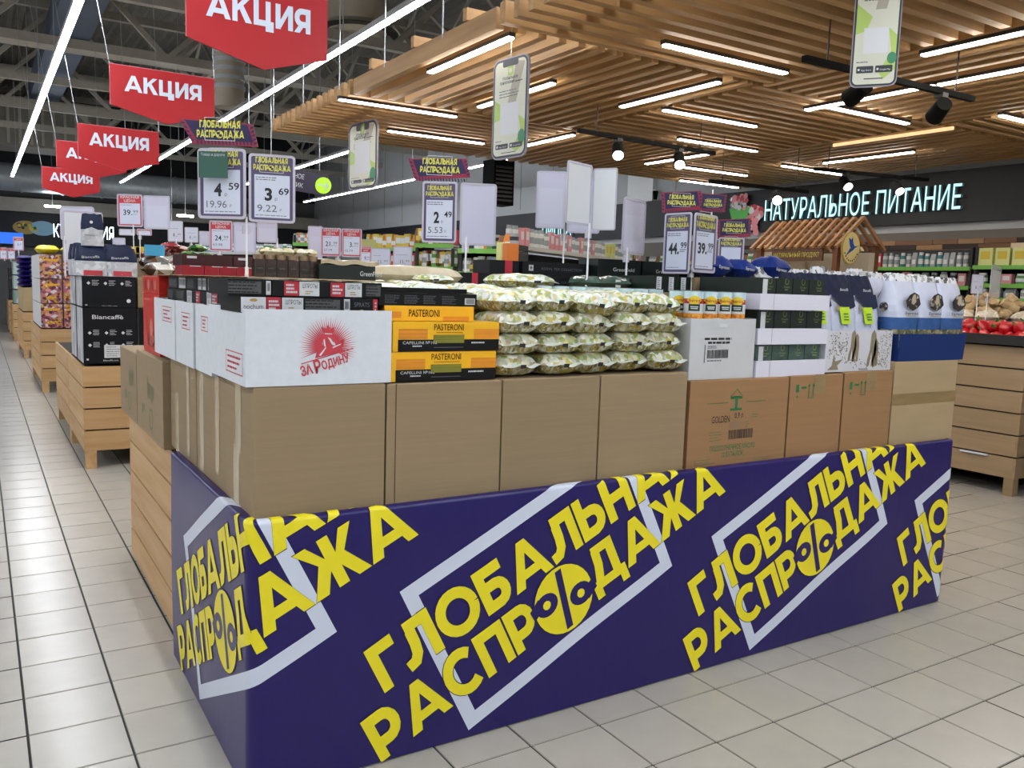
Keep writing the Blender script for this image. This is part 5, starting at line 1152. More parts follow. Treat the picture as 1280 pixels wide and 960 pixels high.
# purple direction sign with green arrow
p0, p1 = at(368, 238, 11), at(410, 246, 11); M = plane3(p0, p1); o = empty('direction_sign', p0); tag(o, 'dark purple hanging direction sign with round green arrow', 'direction sign'); iv = Matrix.Translation(-p0)
b = B(iv @ M); b.prism([(-.6, 0), (.40, 0), (.40, .27), (-.6, .27)], -.02, 0, mat('direction_purple', '2b2238', .5)); b.build('panel', o)
b = B(iv @ M); b.text('ЛЬНОЕ', .10, .16, .06, m_pkw, .22, align='r'); b.text('НИК', .10, .05, .06, m_pkw, .14, align='r'); b.disc(.36, .13, .105, mat('arrow_green', '9ccc1e', .4, emit=.35), .003, 28)
for pts in ([(.29, .13), (.43, .13)], [(.38, .185), (.43, .13), (.38, .075)]):
    for p in stroke(pts, .018): b.poly(p, m_pkw, .005)
b.build('arrow_print', o); B(iv).cyl(p0 + Vector((-.3, 0, .27)), p0 + Vector((-.3, 0, 2.2)), .006, m_rod, 5).cyl(p0 + Vector((.3, -.1, .27)), p0 + Vector((.3, -.1, 2.2)), .006, m_rod, 5).build('hanging_wire', o)
# ================================================================== lit lettering on the walls
m_neon = mat('lit_letter_face', 'b0e9f0', .4, emit=.55); m_neonr = mat('letter_return', '8fb4bc', .4)
def wall_text(s, M, h, width, label, cat='sign', depth=.05, face=m_neon):
    vs, fs, W = text_polys(s, .0); k = h / .727; kx = width / W
    b = B(M); b.add([(x * kx, y * k, depth) for x, y in vs], fs, face)
    # outline walls of each letter
    from collections import Counter
    ec = Counter(); 
    for f in fs:
        for i in range(len(f)): ec[tuple(sorted((f[i], f[(i + 1) % len(f)])))] += 1
    ed = [e for e, c in ec.items() if c == 1]; o2 = []; fa = []
    for a, c in ed:
        i = len(o2); o2 += [(vs[a][0] * kx, vs[a][1] * k, 0), (vs[c][0] * kx, vs[c][1] * k, 0), (vs[c][0] * kx, vs[c][1] * k, depth), (vs[a][0] * kx, vs[a][1] * k, depth)]; fa.append((i, i + 1, i + 2, i + 3))
    b.add(o2, fa, m_neonr); o = b.build('lit_lettering'); tag(o, label, cat); return o
ya, yb_ = onX(958, 275, 10.19).y, onX(1203, 262, 10.19).y; za = 2.71
wall_text('НАТУРАЛЬНОЕ ПИТАНИЕ', left(ya, za, 10.19), .305, ya - yb_, 'long line of pale cyan lit letters НАТУРАЛЬНОЕ ПИТАНИЕ on the black fascia')
y2 = onX(680, 296, 10.19).y; y3 = onX(716, 297, 10.19).y
wall_text('ПИЦЦА', left(y2, 2.66, 10.19), .24, y2 - y3, 'short line of pale blue lit letters behind the blank sign frames')
xk = onY(67, 296, YB - .31).x; xk2 = onY(142, 295, YB - .31).x
wall_text('КУЛИНАРИЯ', front(xk, 2.66, YB - .31), .40, xk2 - xk, 'distant white lit letters on the far black fascia', face=mat('lit_letter_white', 'e6f4ff', .4, emit=1.6))
def badge(M, s, label, kind):
    b = B(M)
    if kind == 'bowl':
        b.prism([(-.16 * s, 0), (.16 * s, 0), (.24 * s, .22 * s), (-.24 * s, .22 * s)], 0, .03, mat('bowl_green', '3fae3a', .4))
        for i in range(26): b.disc(R.uniform(-.2, .2) * s, R.uniform(.22, .42) * s, .05 * s, R.choice([m_pkr, m_pkw, m_jar, mat('salad_pink', 'd98a94', .5)]), .031 + i * .0006, 8)
    else:
        b.disc(-.25 * s, .1 * s, .34 * s, mat('platter_gold', 'b89a4a', .4), .01, 20, .2 * s); b.disc(.2 * s, .1 * s, .36 * s, mat('platter_blue', '8fc3dc', .4), .014, 20, .22 * s)
        for i in range(18): b.disc(R.uniform(-.5, .05) * s, R.uniform(.0, .2) * s, .05 * s, R.choice([m_jar, m_cany, m_greeni]), .02 + i * .0006, 7)
    tag(b.build('picture_sign'), label, 'sign')
c = onX(925, 276, 10.19); badge(left(c.y, c.z, 10.19), .9, 'cut-out picture of a green bowl of fruit beside the lit letters', 'bowl')
c = onX(943, 283, 10.18); b = B(left(c.y, c.z, 10.18))
for i in range(22): b.disc(R.uniform(-.2, .16), R.uniform(-.12, .28), .06, R.choice([m_pkr, m_pkw, mat('salad_pink', 'd98a94', .5)]), .004 + i * .0006, 8)
tag(b.build('picture_sign'), 'cut-out picture of pink snacks below the green bowl', 'sign')
c = onY(44, 285, YB - .31); badge(front(c.x, c.z - .1, YB - .31), 1.0, 'distant cut-out picture of a food platter left of the far lit letters', 'platter')
# ================================================================== wooden kiosk with little roof
m_kw = wood('kiosk_roof_wood', 'b98a5c', '8f6238', 0, 1.2, .15); m_kb = mat('kiosk_board_brown', '57361c', .5, noise=.15, nscale=(3, 3, 30)); m_kp = mat('kiosk_post_brown', '6b3d20', .5); m_cream = mat('kiosk_cream', 'c2b8a2', .6)
k = empty('wooden_kiosk', (8.2, 6.55, 0)); tag(k, 'wooden market kiosk with slatted little roof standing before the shelves', 'kiosk')
ye, yr0, yr1 = 7.15, 6.12, 7.33
for i in range(12):
    y = -.58 + i * 1.18 / 11
    B().bar((-.42, y + .0, 2.13), (.0, y + .0, 2.47), .038, .03, m_kw).build('slat', k)
    B().bar((.42, y, 2.13), (.0, y, 2.47), .038, .03, m_kw).build('slat', k)
for x, z in ((-.3, 2.20), (-.14, 2.33), (.0, 2.44), (.3, 2.20)): B().box((x - .015, -.6, z - .02), (x + .015, .6, z + .0), m_kp).build('purlin', k)
for x in (-.36, .30):
    for y in (-.56, .5): B().box((x, y, 0), (x + .06, y + .06, 2.17), m_kp).build('post', k)
B().box((-.40, -.40, 1.985), (-.375, .30, 2.125), m_kb).build('name_board', k)
b = B(left(.30, 1.985, -.40)); b.text('НАТУРАЛЬНЫЙ ПРОДУКТ', .03, .045, .05, mat('sign_gold', 'b5b043', .5), .63, off=.01); b.build('lettering', k)
B().box((-.30, .30, .9), (.30, .5, 2.1), m_cream).build('panel', k); B().box((-.3, -.5, 1.02), (.3, .5, 1.06), m_cream).build('shelf', k); B().box((.2, -.55, .1), (.3, .5, 2.1), m_cream).build('back_panel', k)
B().box((-.3, -.5, 1.5), (.2, .3, 1.53), m_cream).build('shelf', k)
# round emblem on the near gable
c = onY(1064, 310, 5.93); o = empty('round_emblem', c); tag(o, 'oval cream emblem with a blue flying bird hanging on the kiosk corner', 'emblem')
b = B(front(0, 0, 0)); b.prism([(.15 * math.cos(a * .196), .178 * math.sin(a * .196)) for a in range(32)], -.02, 0, m_gold); b.disc(0, 0, .14, mat('emblem_cream', 'd9c98a', .5), .002, 32, .166)
b.build('disc', o); b = B(front(0, 0, 0)); m_bird = mat('bird_blue', '1f4aa0', .4)
b.poly([(-.03, .02), (-.055, .11), (-.01, .085), (.01, .12), (.025, .05), (.05, .02), (.12, .03), (.055, .0), (.02, -.03)], m_bird, .004); b.poly([(-.02, .0), (.03, -.02), (-.04, -.06), (-.10, -.10)], m_bird, .004)
for i in range(9): a = math.radians(205 + i * 16); b.disc(.115 * math.cos(a), .138 * math.sin(a), .010, m_pk, .004, 6)
b.build('bird_print', o)
# ================================================================== wall shelves with products
m_sgreen = mat('shelf_edge_green', '6fae4a', .4); m_sh = mat('shelf_metal_white', 'b5b5b2', .5); m_sdk = mat('shelf_back_dark', '26262a', .7)
PAL = [mat('pack_%s' % n, c, .4) for n, c in (('white', 'cfd2d2'), ('red', 'b3313a'), ('steel', '8d979c'), ('teal', '3f7f86'), ('pink', 'c98792'), ('brown', '6a4a34'), ('green', '4d8a45'), ('yellow', 'c9b23c'), ('orange', 'c8742c'), ('dark', '23252b'), ('lemon', 'c9cf8a'))]
def prod_meshes():
    """small goods in three forms: jar, box and pouch, each with lid or label colours"""
    out = []
    for i in range(11):
        b = B(); m = PAL[i]; m2 = PAL[[2, 0, 0, 0, 0, 7, 0, 0, 0, 2, 7][i]]
        k = i % 3
        if k == 0: b.cyl((0, 0, 0), (0, 0, .8), .42, m, 10).cyl((0, 0, .8), (0, 0, 1), .34, m2, 10).cyl((0, 0, .2), (0, 0, .55), .43, m2, 10, caps=False)
        elif k == 1: b.box((-.45, -.3, 0), (.45, .3, 1), m).box((-.3, -.31, .35), (.3, -.3, .8), m2)
        else: b.add([(-.45, -.3, 0), (.45, -.3, 0), (.45, .3, 0), (-.45, .3, 0), (-.47, -.3, .5), (.47, -.3, .5), (.47, .3, .5), (-.47, .3, .5), (-.4, -.02, 1), (.4, -.02, 1), (.4, .02, 1), (-.4, .02, 1)],
                       [(0, 1, 5, 4), (1, 2, 6, 5), (2, 3, 7, 6), (3, 0, 4, 7), (4, 5, 9, 8), (5, 6, 10, 9), (6, 7, 11, 10), (7, 4, 8, 11), (8, 9, 10, 11)], m).box((-.28, -.33, .2), (.28, -.3, .5), m2)
        out.append(b)
    return out
PM = []
for i, b in enumerate(prod_meshes()):
    me = bpy.data.meshes.new('shelf_pack'); me.from_pydata([tuple(v) for v in b.v], [], b.f); [me.materials.append(m) for m in b.ms]; me.polygons.foreach_set('material_index', b.mi); PM.append(me)
PN = ['white jar with steel-grey lid', 'red box with orange label', 'steel-grey pouch with green panel', 'teal jar with white lid', 'pink box with brown label', 'brown pouch with orange panel', 'green jar with orange lid', 'yellow box with white label', 'orange pouch with teal panel', 'dark jar with brown lid', 'pale yellow-green box with dark label']
PN = ['white jar', 'red box', 'grey pouch', 'teal jar', 'pink box', 'brown pouch', 'green jar', 'yellow box', 'orange pouch', 'dark jar', 'pale yellow-green box']
def goods(p, q, n, w_, h, pal, label, group, rz, dep=None, jit=.15):
    """row of n packs from p to q"""
    p = Vector(p); q = Vector(q)
    for i in range(n):
        kk = R.choice(pal); o = bpy.data.objects.new('shelf_pack', PM[kk]); C.objects.link(o); c = p.lerp(q, (i + .5) / n)
        o.location = c; o.rotation_euler.z = rz; o.scale = (w_, dep or w_, h * R.uniform(1 - jit, 1)); tag(o, PN[kk] + ' ' + label, 'pack', PN[kk] + ' ' + group)
XS = 9.45
def shelf_unit(name, p, q, zs, label, dep=.4, edge=m_sgreen, back=True, zmax=2.1):
    """shelf bay from p to q (plan points, front edge seen from the left of p->q)"""
    p = Vector((*p, 0)); q = Vector((*q, 0)); L_ = (q - p).length; rz = math.atan2((q - p).y, (q - p).x)
    o = empty(name, p, rz); tag(o, label, 'shelf unit')
    for z in zs:
        B().box((0, 0, z - .03), (L_, dep, z - .005), m_sh).build('shelf', o); B().box((0, -.012, z - .045), (L_, 0, z), edge).build('price_rail', o)
    if back: B().box((0, dep, 0), (L_, dep + .03, zmax), m_sdk).build('back_panel', o)
    for x in (0, L_ - .03): B().box((x, .02, 0), (x + .03, dep, zmax), m_sdk).build('upright', o)
    return o, rz
o, rz = shelf_unit('wall_shelf', (XS, 9.0), (XS, 5.45), (.5, .9, 1.3, 1.55, 1.77, 1.985), 'long wall shelf with bright green rails under the lit letters', zmax=2.2)
o, rz = shelf_unit('wall_shelf', (XS, 5.42), (XS, 3.0), (.5, .9, 1.3, 1.645, 1.80, 2.0), 'wall shelf with thin green rails at the right photo edge', zmax=2.2)
wz = -math.pi / 2
goods((XS + .06, 8.95, 1.987), (XS + .06, 5.5, 1.987), 44, .07, .17, [0, 0, 2, 2, 1, 3, 0], 'on the top wall shelf under the lit letters', 'on the top wall shelf', wz)
goods((XS + .06, 8.95, 1.772), (XS + .06, 5.5, 1.772), 30, .1, .16, [0, 1, 4, 2, 9], 'on the second wall shelf under the lit letters', 'on the second wall shelf', wz)
goods((XS + .06, 5.4, 2.002), (XS + .06, 3.2, 2.002), 12, .17, .19, [10], 'in the top shelf row at the right edge', 'at the right edge', wz, .1, .02)
goods((XS + .06, 5.4, 1.802), (XS + .06, 3.2, 1.802), 16, .12, .12, [0, 0, 2, 4, 6], 'on the shelf under the pale yellow-green boxes', 'on the middle right shelf', wz)
goods((XS + .06, 5.4, 1.647), (XS + .06, 3.2, 1.647), 14, .13, .12, [0, 0, 2], 'on the lowest visible shelf at the right edge', 'on the low right shelf', wz)
# kiosk goods
goods((7.95, 6.15, 1.062), (7.95, 6.9, 1.062), 7, .09, .3, [5, 9, 7], 'on the kiosk counter', 'on the kiosk counter', wz); goods((7.95, 6.15, 1.532), (7.95, 6.8, 1.532), 6, .08, .2, [0, 6, 2], 'on the upper kiosk shelf', 'on the upper kiosk shelf', wz)
# long low gondola in the middle distance, its top row of packs
p, q = at(640, 305, 9.0), at(805, 327, 13.4)
o, rz = shelf_unit('gondola_shelf', (p.x, p.y), (q.x, q.y), (.4, .8, 1.2, 1.5, 1.78, p.z - .0), 'long slanting gondola of colourful packs behind the blank sign frames', edge=m_sh, zmax=2.0)
n_ = Vector((-(q - p).y, (q - p).x, 0)).normalized() * .07; z = p.z + .002
goods((p.x + n_.x, p.y + n_.y, z), (q.x + n_.x, q.y + n_.y, z), 34, .125, .21, [0, 0, 4, 4, 5, 2, 0, 0, 10], 'on top of the slanting gondola behind the blank sign frames', 'on the slanting gondola', rz, .08)
# gondola with green rails between the price signs
def gond(px0, y0, px1, y1, D0, D1, zs, label, n, w_, h, pals, grp, edge=m_sgreen, zm=2.0, top3=True):
    p, q = at(px0, y0, D0), at(px1, y1, D1); o, rz = shelf_unit('gondola_shelf', (p.x, p.y), (q.x, q.y), zs, label, edge=edge, zmax=zm)
    n_ = Vector((-(q - p).y, (q - p).x, 0)).normalized() * .09
    tiers = zs[-3:] if top3 else zs[-1:]
    for i, z in enumerate(tiers):
        if not top3: i = 2
        goods((p.x + n_.x, p.y + n_.y, z + .002), (q.x + n_.x, q.y + n_.y, z + .002), n, w_, h, pals, 'on the %s of the %s' % (('third shelf', 'second shelf', 'top shelf')[i], grp), 'on the %s, tier %s' % (grp, ORD[2 - i]), rz, .1)
gond(572, 338, 640, 338, 8.2, 8.0, (.5, .9, 1.2, 1.52, 1.73, 1.95), 'gondola with bright green rails right of the sale sign 2,49', 12, .11, .15, [0, 8, 9, 6, 5], 'gondola beside the sale sign 2,49')
gond(518, 338, 566, 338, 9.6, 9.5, (.5, .9, 1.3, 1.55, 1.8, 2.05), 'gondola with green rails left of the sale sign 2,49', 12, .1, .18, [0, 7, 8, 1, 6, 5], 'gondola left of the sale sign 2,49')
gond(452, 330, 520, 332, 12.5, 12.0, (.5, .9, 1.3, 1.6, 1.85, 2.1), 'distant gondola of yellow and red packs', 12, .13, .2, [7, 8, 1, 7, 0], 'distant gondola', zm=2.3)
gond(366, 330, 400, 330, 11.5, 11.5, (.5, .9, 1.3, 1.6, 1.85, 2.1), 'small distant gondola above the coffee jars', 8, .1, .14, [0, 8, 8], 'small distant gondola', zm=2.2, top3=False)
gond(240, 325, 360, 330, 17.2, 16, (.5, .9, 1.3, 1.6, 1.85, 2.1), 'wide distant gondola behind the left sale sign', 26, .13, .17, [0, 6, 2, 3], 'wide distant gondola', edge=m_sh, zm=2.2, top3=False)
gond(805, 345, 960, 342, 12.5, 10.5, (.5, .9, 1.3, 1.55, 1.75, 1.95), 'gondola behind the sale cards 44,99', 28, .12, .16, [0, 5, 6, 9, 2], 'gondola behind the sale cards 44,99', zm=2.1, top3=False)
def tower(px, y0, D, W, H, m, label, name='display_box', top=None):
    c = at(px, y0, D); o = tag(B().box((0, 0, 0), (W, .08, H), m).build(name, loc=(c.x, c.y, 0)), label, 'box'); return o
for px, y0, D, W, H, m, lb in ((620, 335, 7.3, .055, 1.80, PAL[7], 'narrow yellow display box beside the green rails'), (626, 318, 7.75, .08, 2.0, PAL[10], 'pale upright display box behind the blank card'), (634, 315, 7.5, .12, 1.98, PAL[8], 'orange and white display box at the end of the gondola'), (452, 318, 11, .2, 2.15, PAL[10], 'pale tall box behind the red price pair'), (370, 318, 11, .3, 2.0, PAL[0], 'white box behind the pale card')):
    tower(px, y0, D, W, H, m, lb)
# ================================================================== peppers, ginger and nets on the tall crate
m_pep = mat('red_pepper_skin', 'b3121c', .18, noise=.15, nscale=(14, 14, 14), spec=.7); m_pstem = mat('pepper_stem', '3c6b2a', .5); m_crate = mat('black_plastic_crate', '101012', .45)
tr = tray(7.13, 3.55, 1.252, 8.9, 4.6, 1.335, m_crate, 'low black plastic tray holding the red peppers', 'tray', None, name='black_tray', th=.015)
tag(B().box((7.18, 3.60, 1.258), (8.85, 4.55, 1.262), m_crate).build('tray_liner'), 'black liner sheet in the pepper tray', 'tray liner')
def make_pepper(seed):
    r = random.Random(seed); b = B(); nx, nz = 16, 10; vs = []
    for j in range(nz + 1):
        t = j / nz; rad = .052 * (math.sin(math.pi * min(.97, .06 + t * .94)) ** .45) * (1 - .25 * t)
        for i in range(nx):
            a = 6.2832 * i / nx; k = 1 + .10 * math.cos(4 * a + seed) ; vs.append((rad * k * math.cos(a), rad * k * math.sin(a), -.055 + .115 * t))
    fs = [(j * nx + i, j * nx + (i + 1) % nx, (j + 1) * nx + (i + 1) % nx, (j + 1) * nx + i) for j in range(nz) for i in range(nx)] + [tuple(range(nx))[::-1], tuple(range(nz * nx, nz * nx + nx))]
    o = empty('red_pepper'); b.add(vs, fs, m_pep, True).build('flesh', o); B().cyl((0, 0, .055), (.01, 0, .09), .008, m_pstem, 7, r2=.005).cyl((0, 0, .052), (0, 0, .062), .022, m_pstem, 8, r2=.01).build('stem', o); return o
pp_ = [make_pepper(s) for s in (1, 2)]; n = 0
for r_ in range(3):
    for c_ in range(9 - r_):
        for lay in range(2 if r_ < 2 else 1):
            o = pp_[n] if n < 2 else copy_tree(pp_[n % 2])
            o.location = (7.25 + r_ * .13 + lay * .05, 3.70 + c_ * .10 + lay * .05, 1.315 + lay * .075 + .008 * r_); o.rotation_euler = (R.uniform(-1.6, 1.6), R.uniform(-1.6, 1.6), R.uniform(0, 6))
            s = R.uniform(.95, 1.2); o.scale = (s, s, s); tag(o, 'red bell pepper in the black tray, %s row, %s layer, %s from the right' % (ORD[r_], ('lower', 'upper')[lay], ORD[c_]), 'pepper', 'red peppers'); n += 1
m_gin = mat('ginger_skin', 'b39a72', .6, noise=.18, nscale=(40, 40, 40), bump=.4); m_net = mat('white_net_bag', 'd3cbb8', .5, nscale=(60, 60, 60), kind='voronoi', col2=['b8ab92', 'e3ddcf'], thr=[0, .5, .9], bump=.4)
tray(7.75, 3.55, 1.34, 8.95, 5.6, 1.42, m_crate, 'low black tray of ginger and netted roots behind the peppers', 'tray', None, name='black_tray', th=.015)
tag(B().box((7.8, 4.65, 1.25), (8.9, 5.55, 1.34), m_dark_in).build('tray_riser'), 'dark riser box under the ginger tray', 'box'); 
def knob_root(seed):
    r = random.Random(seed); b = B(); p = Vector((0, 0, 0))
    for k in range(4):
        d = Vector((r.uniform(-1, 1), r.uniform(-1, 1), r.uniform(-.2, .5))).normalized() * r.uniform(.04, .07); q = p + d
        b.cyl(p, q, r.uniform(.022, .030), m_gin, 9, r2=r.uniform(.014, .026)); p = p.lerp(q, .6)
    return b
gm = [knob_root(s).build('ginger_root') for s in range(5)]
for i in range(46):
    o = gm[i] if i < 5 else gm[i % 5].copy()
    if i >= 5: C.objects.link(o)
    t = i % 16; o.location = (7.85 + (i // 16) * .2 + R.uniform(-.03, .03), 3.72 + t * .11, 1.46 + (i // 16) * .045 + R.uniform(0, .03)); s = R.uniform(1.2, 1.7); o.scale = (s, s, s); o.rotation_euler = (R.uniform(-1, 1), R.uniform(-1, 1), R.uniform(0, 6))
    tag(o, 'pale knobbly ginger root in the heap behind the red peppers', 'ginger', 'ginger roots')
for i in range(7):
    vs, fs = pillow(.24, .2, .13, 90 + i, 10, 8, 2.2); o = B().add(vs, fs, m_net, True).build('netted_bag', loc=(7.70 + .06 * (i % 2), 3.62 + i * .26, 1.40)); o.rotation_euler.z = R.uniform(0, 3)
    tag(o, 'whitish net bag in front of the ginger heap, %s from the right edge' % ORD[i], 'net bag', 'whitish net bags')
# ================================================================== goods on the aisle islands (left)
m_navc = mat('black_coffee_carton', '070a12', .45, spec=.25); m_wm = mat('coffee_carton_side', 'b9bcc0', .5, nscale=(20, 20, 6), kind='voronoi', col2=['8f9296', 'd0d2d4'], thr=[0, .5, .9])
def bian(x0, y0, z0, W, H, D, label, big):
    o = empty('coffee_carton', (x0, y0, z0)); tag(o, label, 'carton', 'black coffee cartons'); B().box((0, 0, 0), (W, D, H), m_navc).build('body', o)
    t = B(left(D, 0, 0)); t.rect(.005, .005, D - .005, H - .005, m_wm); t.build('side_print', o)
    t = B(front(0, 0, 0))
    if big: t.text('Biancaffè', W * .17, H * .80, H * .075, m_pkw, W * .58, off=.01)
    for r_ in ((.55, .33) if big else (.78,)):
        for c_ in range(3): u = W * (.07 + c_ * .31); t.disc(u + .02, H * r_, .014, m_pkw, .0012, 4); t.lines(u + .045, H * r_ + .02, W * .13, 4, .012, m_pkw, .004)
    if big: t.rect(W * .38, H * .10, W * .78, H * .33, m_pkw); t.lines(W * .42, H * .29, W * .3, 5, H * .04, m_ink, .004, .002)
    else: t.disc(W * .86, H * .22, .016, m_pkw, .0012, 12)
    t.text('blancaffè.com', W * .36, H * .04, H * .03, m_pkw, W * .28); t.rect(W * .05, H * .06, W * .09, H * .09, m_pkw)
    t.build('print', o)
bian(.712, 7.66, .87, .40, .455, .48, 'lower black coffee carton with large white name, aisle side', True); bian(.712, 7.66, 1.328, .40, .25, .48, 'upper black coffee carton with small icons, aisle side', False)
bian(1.13, 7.66, .87, .40, .455, .48, 'black coffee carton partly hidden behind the stacked brown cartons', True)
bian(.712, 8.2, .87, .40, .455, .48, 'black coffee carton second in the aisle row, only its patterned side visible', True); bian(.712, 8.2, 1.328, .40, .25, .48, 'upper black coffee carton second in the aisle row', False)
carton(1.13, 7.68, 1.328, 1.6, 8.2, 1.58, m_card, 'brown carton between the black coffee carton and the red carton', 'cartons on the coffee island')
carton(1.13, 8.3, .87, 3.3, 8.95, 1.55, m_card, 'big brown carton block filling the coffee island', 'cartons on the coffee island')
carton(1.55, 7.7, .87, 3.3, 8.25, 1.55, m_card, 'big brown carton block at the front right of the coffee island', 'cartons on the coffee island')
m_wht = mat('white_paper_sack', 'c6c8cc', .45, nscale=(25, 25, 25), kind='voronoi', col2=['a9acb0', 'd8dadd'], thr=[0, .5, .9], bump=.3)
for i, (x, y) in enumerate(((.80, 7.74), (1.02, 7.74), (.80, 7.98), (1.03, 7.98), (.80, 8.3), (1.02, 8.3))):
    o = empty('coffee_sack', (x, y, 1.58)); H = .24 if i < 2 else .27
    tag(o, 'navy topped coffee sack standing in the black carton, %s' % ('front left', 'front right', 'middle left', 'middle right', 'rear left', 'rear right')[i], 'coffee sack', 'navy topped coffee sacks')
    b = B(); gusset(b, .235, .16, H, m_wht, segs=[(.48, 1.01, m_cfn)], seed=i * 3); b.build('film', o)
    t = B(front(-.117, 0, 0)); t.rect(.05, .005, .19, .045, m_red, .014); t.text('Biancaffè', .04, .14, .02, m_pkw, .13, w=.006, ang=.06); t.build('print', o)
for i, y in enumerate((7.98, 8.4, 8.8)):                                    # white sacks on the aisle side
    pass
o = empty('coffee_bag', (.815, 7.80, 1.825)); tag(o, 'single white bag with navy cap standing on top of the coffee sacks', 'coffee bag'); b = B(); gusset(b, .16, .10, .26, m_wht, segs=[(.5, 1.01, m_cfn)], seed=5); b.build('film', o)
t = B(front(-.08, 0, 0)); t.disc(.07, .19, .012, m_pkw, .005, 10); t.poly([(.02, .13), (.07, .15), (.14, .12), (.14, .08), (.02, .09)], m_wht, .016); t.build('print', o)
m_foilk = mat('black_snack_foil', '15120f', .2, nscale=(9, 9, 9), kind='voronoi', col2=['8a5a34', '0f0f0f', 'c9c4b8'], thr=[0, .3, .45, .92], bump=.3)
for i in range(6):
    vs, fs = pillow(.26, .22, .13, 70 + i, 12, 8, 2.2); o = B().add(vs, fs, m_foilk, True).build('snack_bag', loc=(1.16 + (i % 3) * .17, 7.72 + .1 * (i // 3), 1.585 + .06 * (i // 3))); o.rotation_euler.z = R.uniform(-.4, .4)
    tag(o, 'black-brown snack bag right of the coffee sacks, %s layer, %s from the left' % (('lower', 'upper')[i // 3], ORD[i % 3]), 'snack bag', 'black and brown snack bags')
m_sn1 = mat('red_white_foil', 'b54a52', .25, nscale=(20, 20, 20), kind='voronoi', col2=['8c2a32', 'd8b8b4', '7a1f28'], thr=[0, .4, .7, .95], bump=.3); m_sn2 = mat('green_foil', '2f6a34', .25, nscale=(20, 20, 20), kind='voronoi', col2=['1c4a26', '8aa85a', '173a22'], thr=[0, .4, .8, .95], bump=.3)
for i in range(9):
    mm = (m_sn1, m_sn1, m_sn2)[i // 3]; c = at((200, 213, 226, 190, 204, 219, 236, 248, 258)[i], (312, 308, 312, 318, 318, 318, 311, 311, 313)[i], 8.0 + .1 * (i % 3))
    vs, fs = pillow(.18, .16, .07, 100 + i, 8, 6, 2.2); o = B().add(vs, fs, mm, True).build('snack_bag', loc=(c.x - .08, c.y, c.z - .03 - (.06 if i in (6, 8) else 0))); tag(o, '%s snack bag heaped behind the red gift boxes, %s of its colour' % (('red and white', 'red and white', 'green')[i // 3], ORD[i % 6 if i < 6 else i % 3]), 'snack bag', 'coloured snack bags heaped behind the gift boxes')
c = at(186, 322, 8.0); carton(c.x - .1, 8.31, 1.555, c.x + .75, 8.9, c.z - .01, m_card, 'brown display carton under the coloured snack bags', 'display cartons in the middle')
o = tag(B().box((0, 0, 0), (.16, .02, .09), mat('sky_blue_card', '3f9cc4', .4)).build('blue_card', loc=at(181, 319, 7.2)), 'small sky blue card standing before the snack bags', 'card')
for i in range(5):
    o = tag(B().box((0, 0, 0), (.17, .2, .06), m_cany).build('yellow_box', loc=onY(134 + i * 9, 316, 8.9) + Vector((0, 0, 0))), 'bright yellow pack in a row behind the coffee sacks, %s from the left' % ORD[i], 'pack', 'bright yellow packs')
carton(.95, 9.03, .87, 2.0, 9.6, onY(134, 316, 8.9).z - .003, m_card, 'brown carton under the bright yellow packs', 'display cartons in the middle')
# candy cartons island: three open faced cartons of patterned packs, yellow trays on top
m_cand = mat('candy_pack_purple', '5a1c3a', .35, nscale=(34, 34, 34), kind='voronoi', col2=['6a1f3a', 'c99a2c', 'b56a7c', '3a1230', 'cfc4cc'], thr=[0, .22, .42, .6, .8, .95]); m_candy = mat('candy_lettering', 'd9a41c', .4); m_yt = mat('yellow_tray', 'dcd21e', .4)
for k in range(3):
    z0 = .865 + k * .325
    for cidx, x in enumerate((.70, .97)):
        o = empty('candy_carton', (x, 12.83, z0)); tag(o, 'purple candy carton with yellow lettering, %s of three in the %s stack' % (('bottom', 'middle', 'top')[k], ('aisle side', 'inner')[cidx]), 'candy carton', 'purple candy cartons')
        B().box((0, 0, 0), (.255, 1.9, .315), m_cand).build('body', o); t = B(front(0, 0, 0)); [t.disc(.05 + q * .032, .24 + .008 * (q % 2), .018, m_candy, .002, 7) for q in range(6)]; [t.disc(.08 + q * .03, .07 + .01 * (q % 2), .016, m_candy, .002, 7) for q in range(4)]; t.disc(.09, .17, .035, mat('salad_pink', 'd98a94', .5), .002, 10, .02); t.poly([(.11, .15), (.16, .18), (.2, .16), (.15, .125)], m_pkw, .002); t.build('print', o)
        t = B(left(1.9, 0, 0)); t.rect(.0, .0, 1.9, .315, m_wbox2, .001); t.build('side_panel', o)
for i, x in enumerate((.66, .96)):
    o = empty('yellow_tray', (x, 12.83, 1.842)); tag(o, 'bright yellow bag tray on top of the candy cartons, %s' % ('left', 'right')[i], 'tray', 'bright yellow trays'); vs, fs = pillow(.28, .4, .11, 120 + i, 8, 6, 4); B().add(vs, fs, m_yt, True).build('film', o)
for i, (y, z) in enumerate(((7.1 + 1.92, .86),)):
    pass
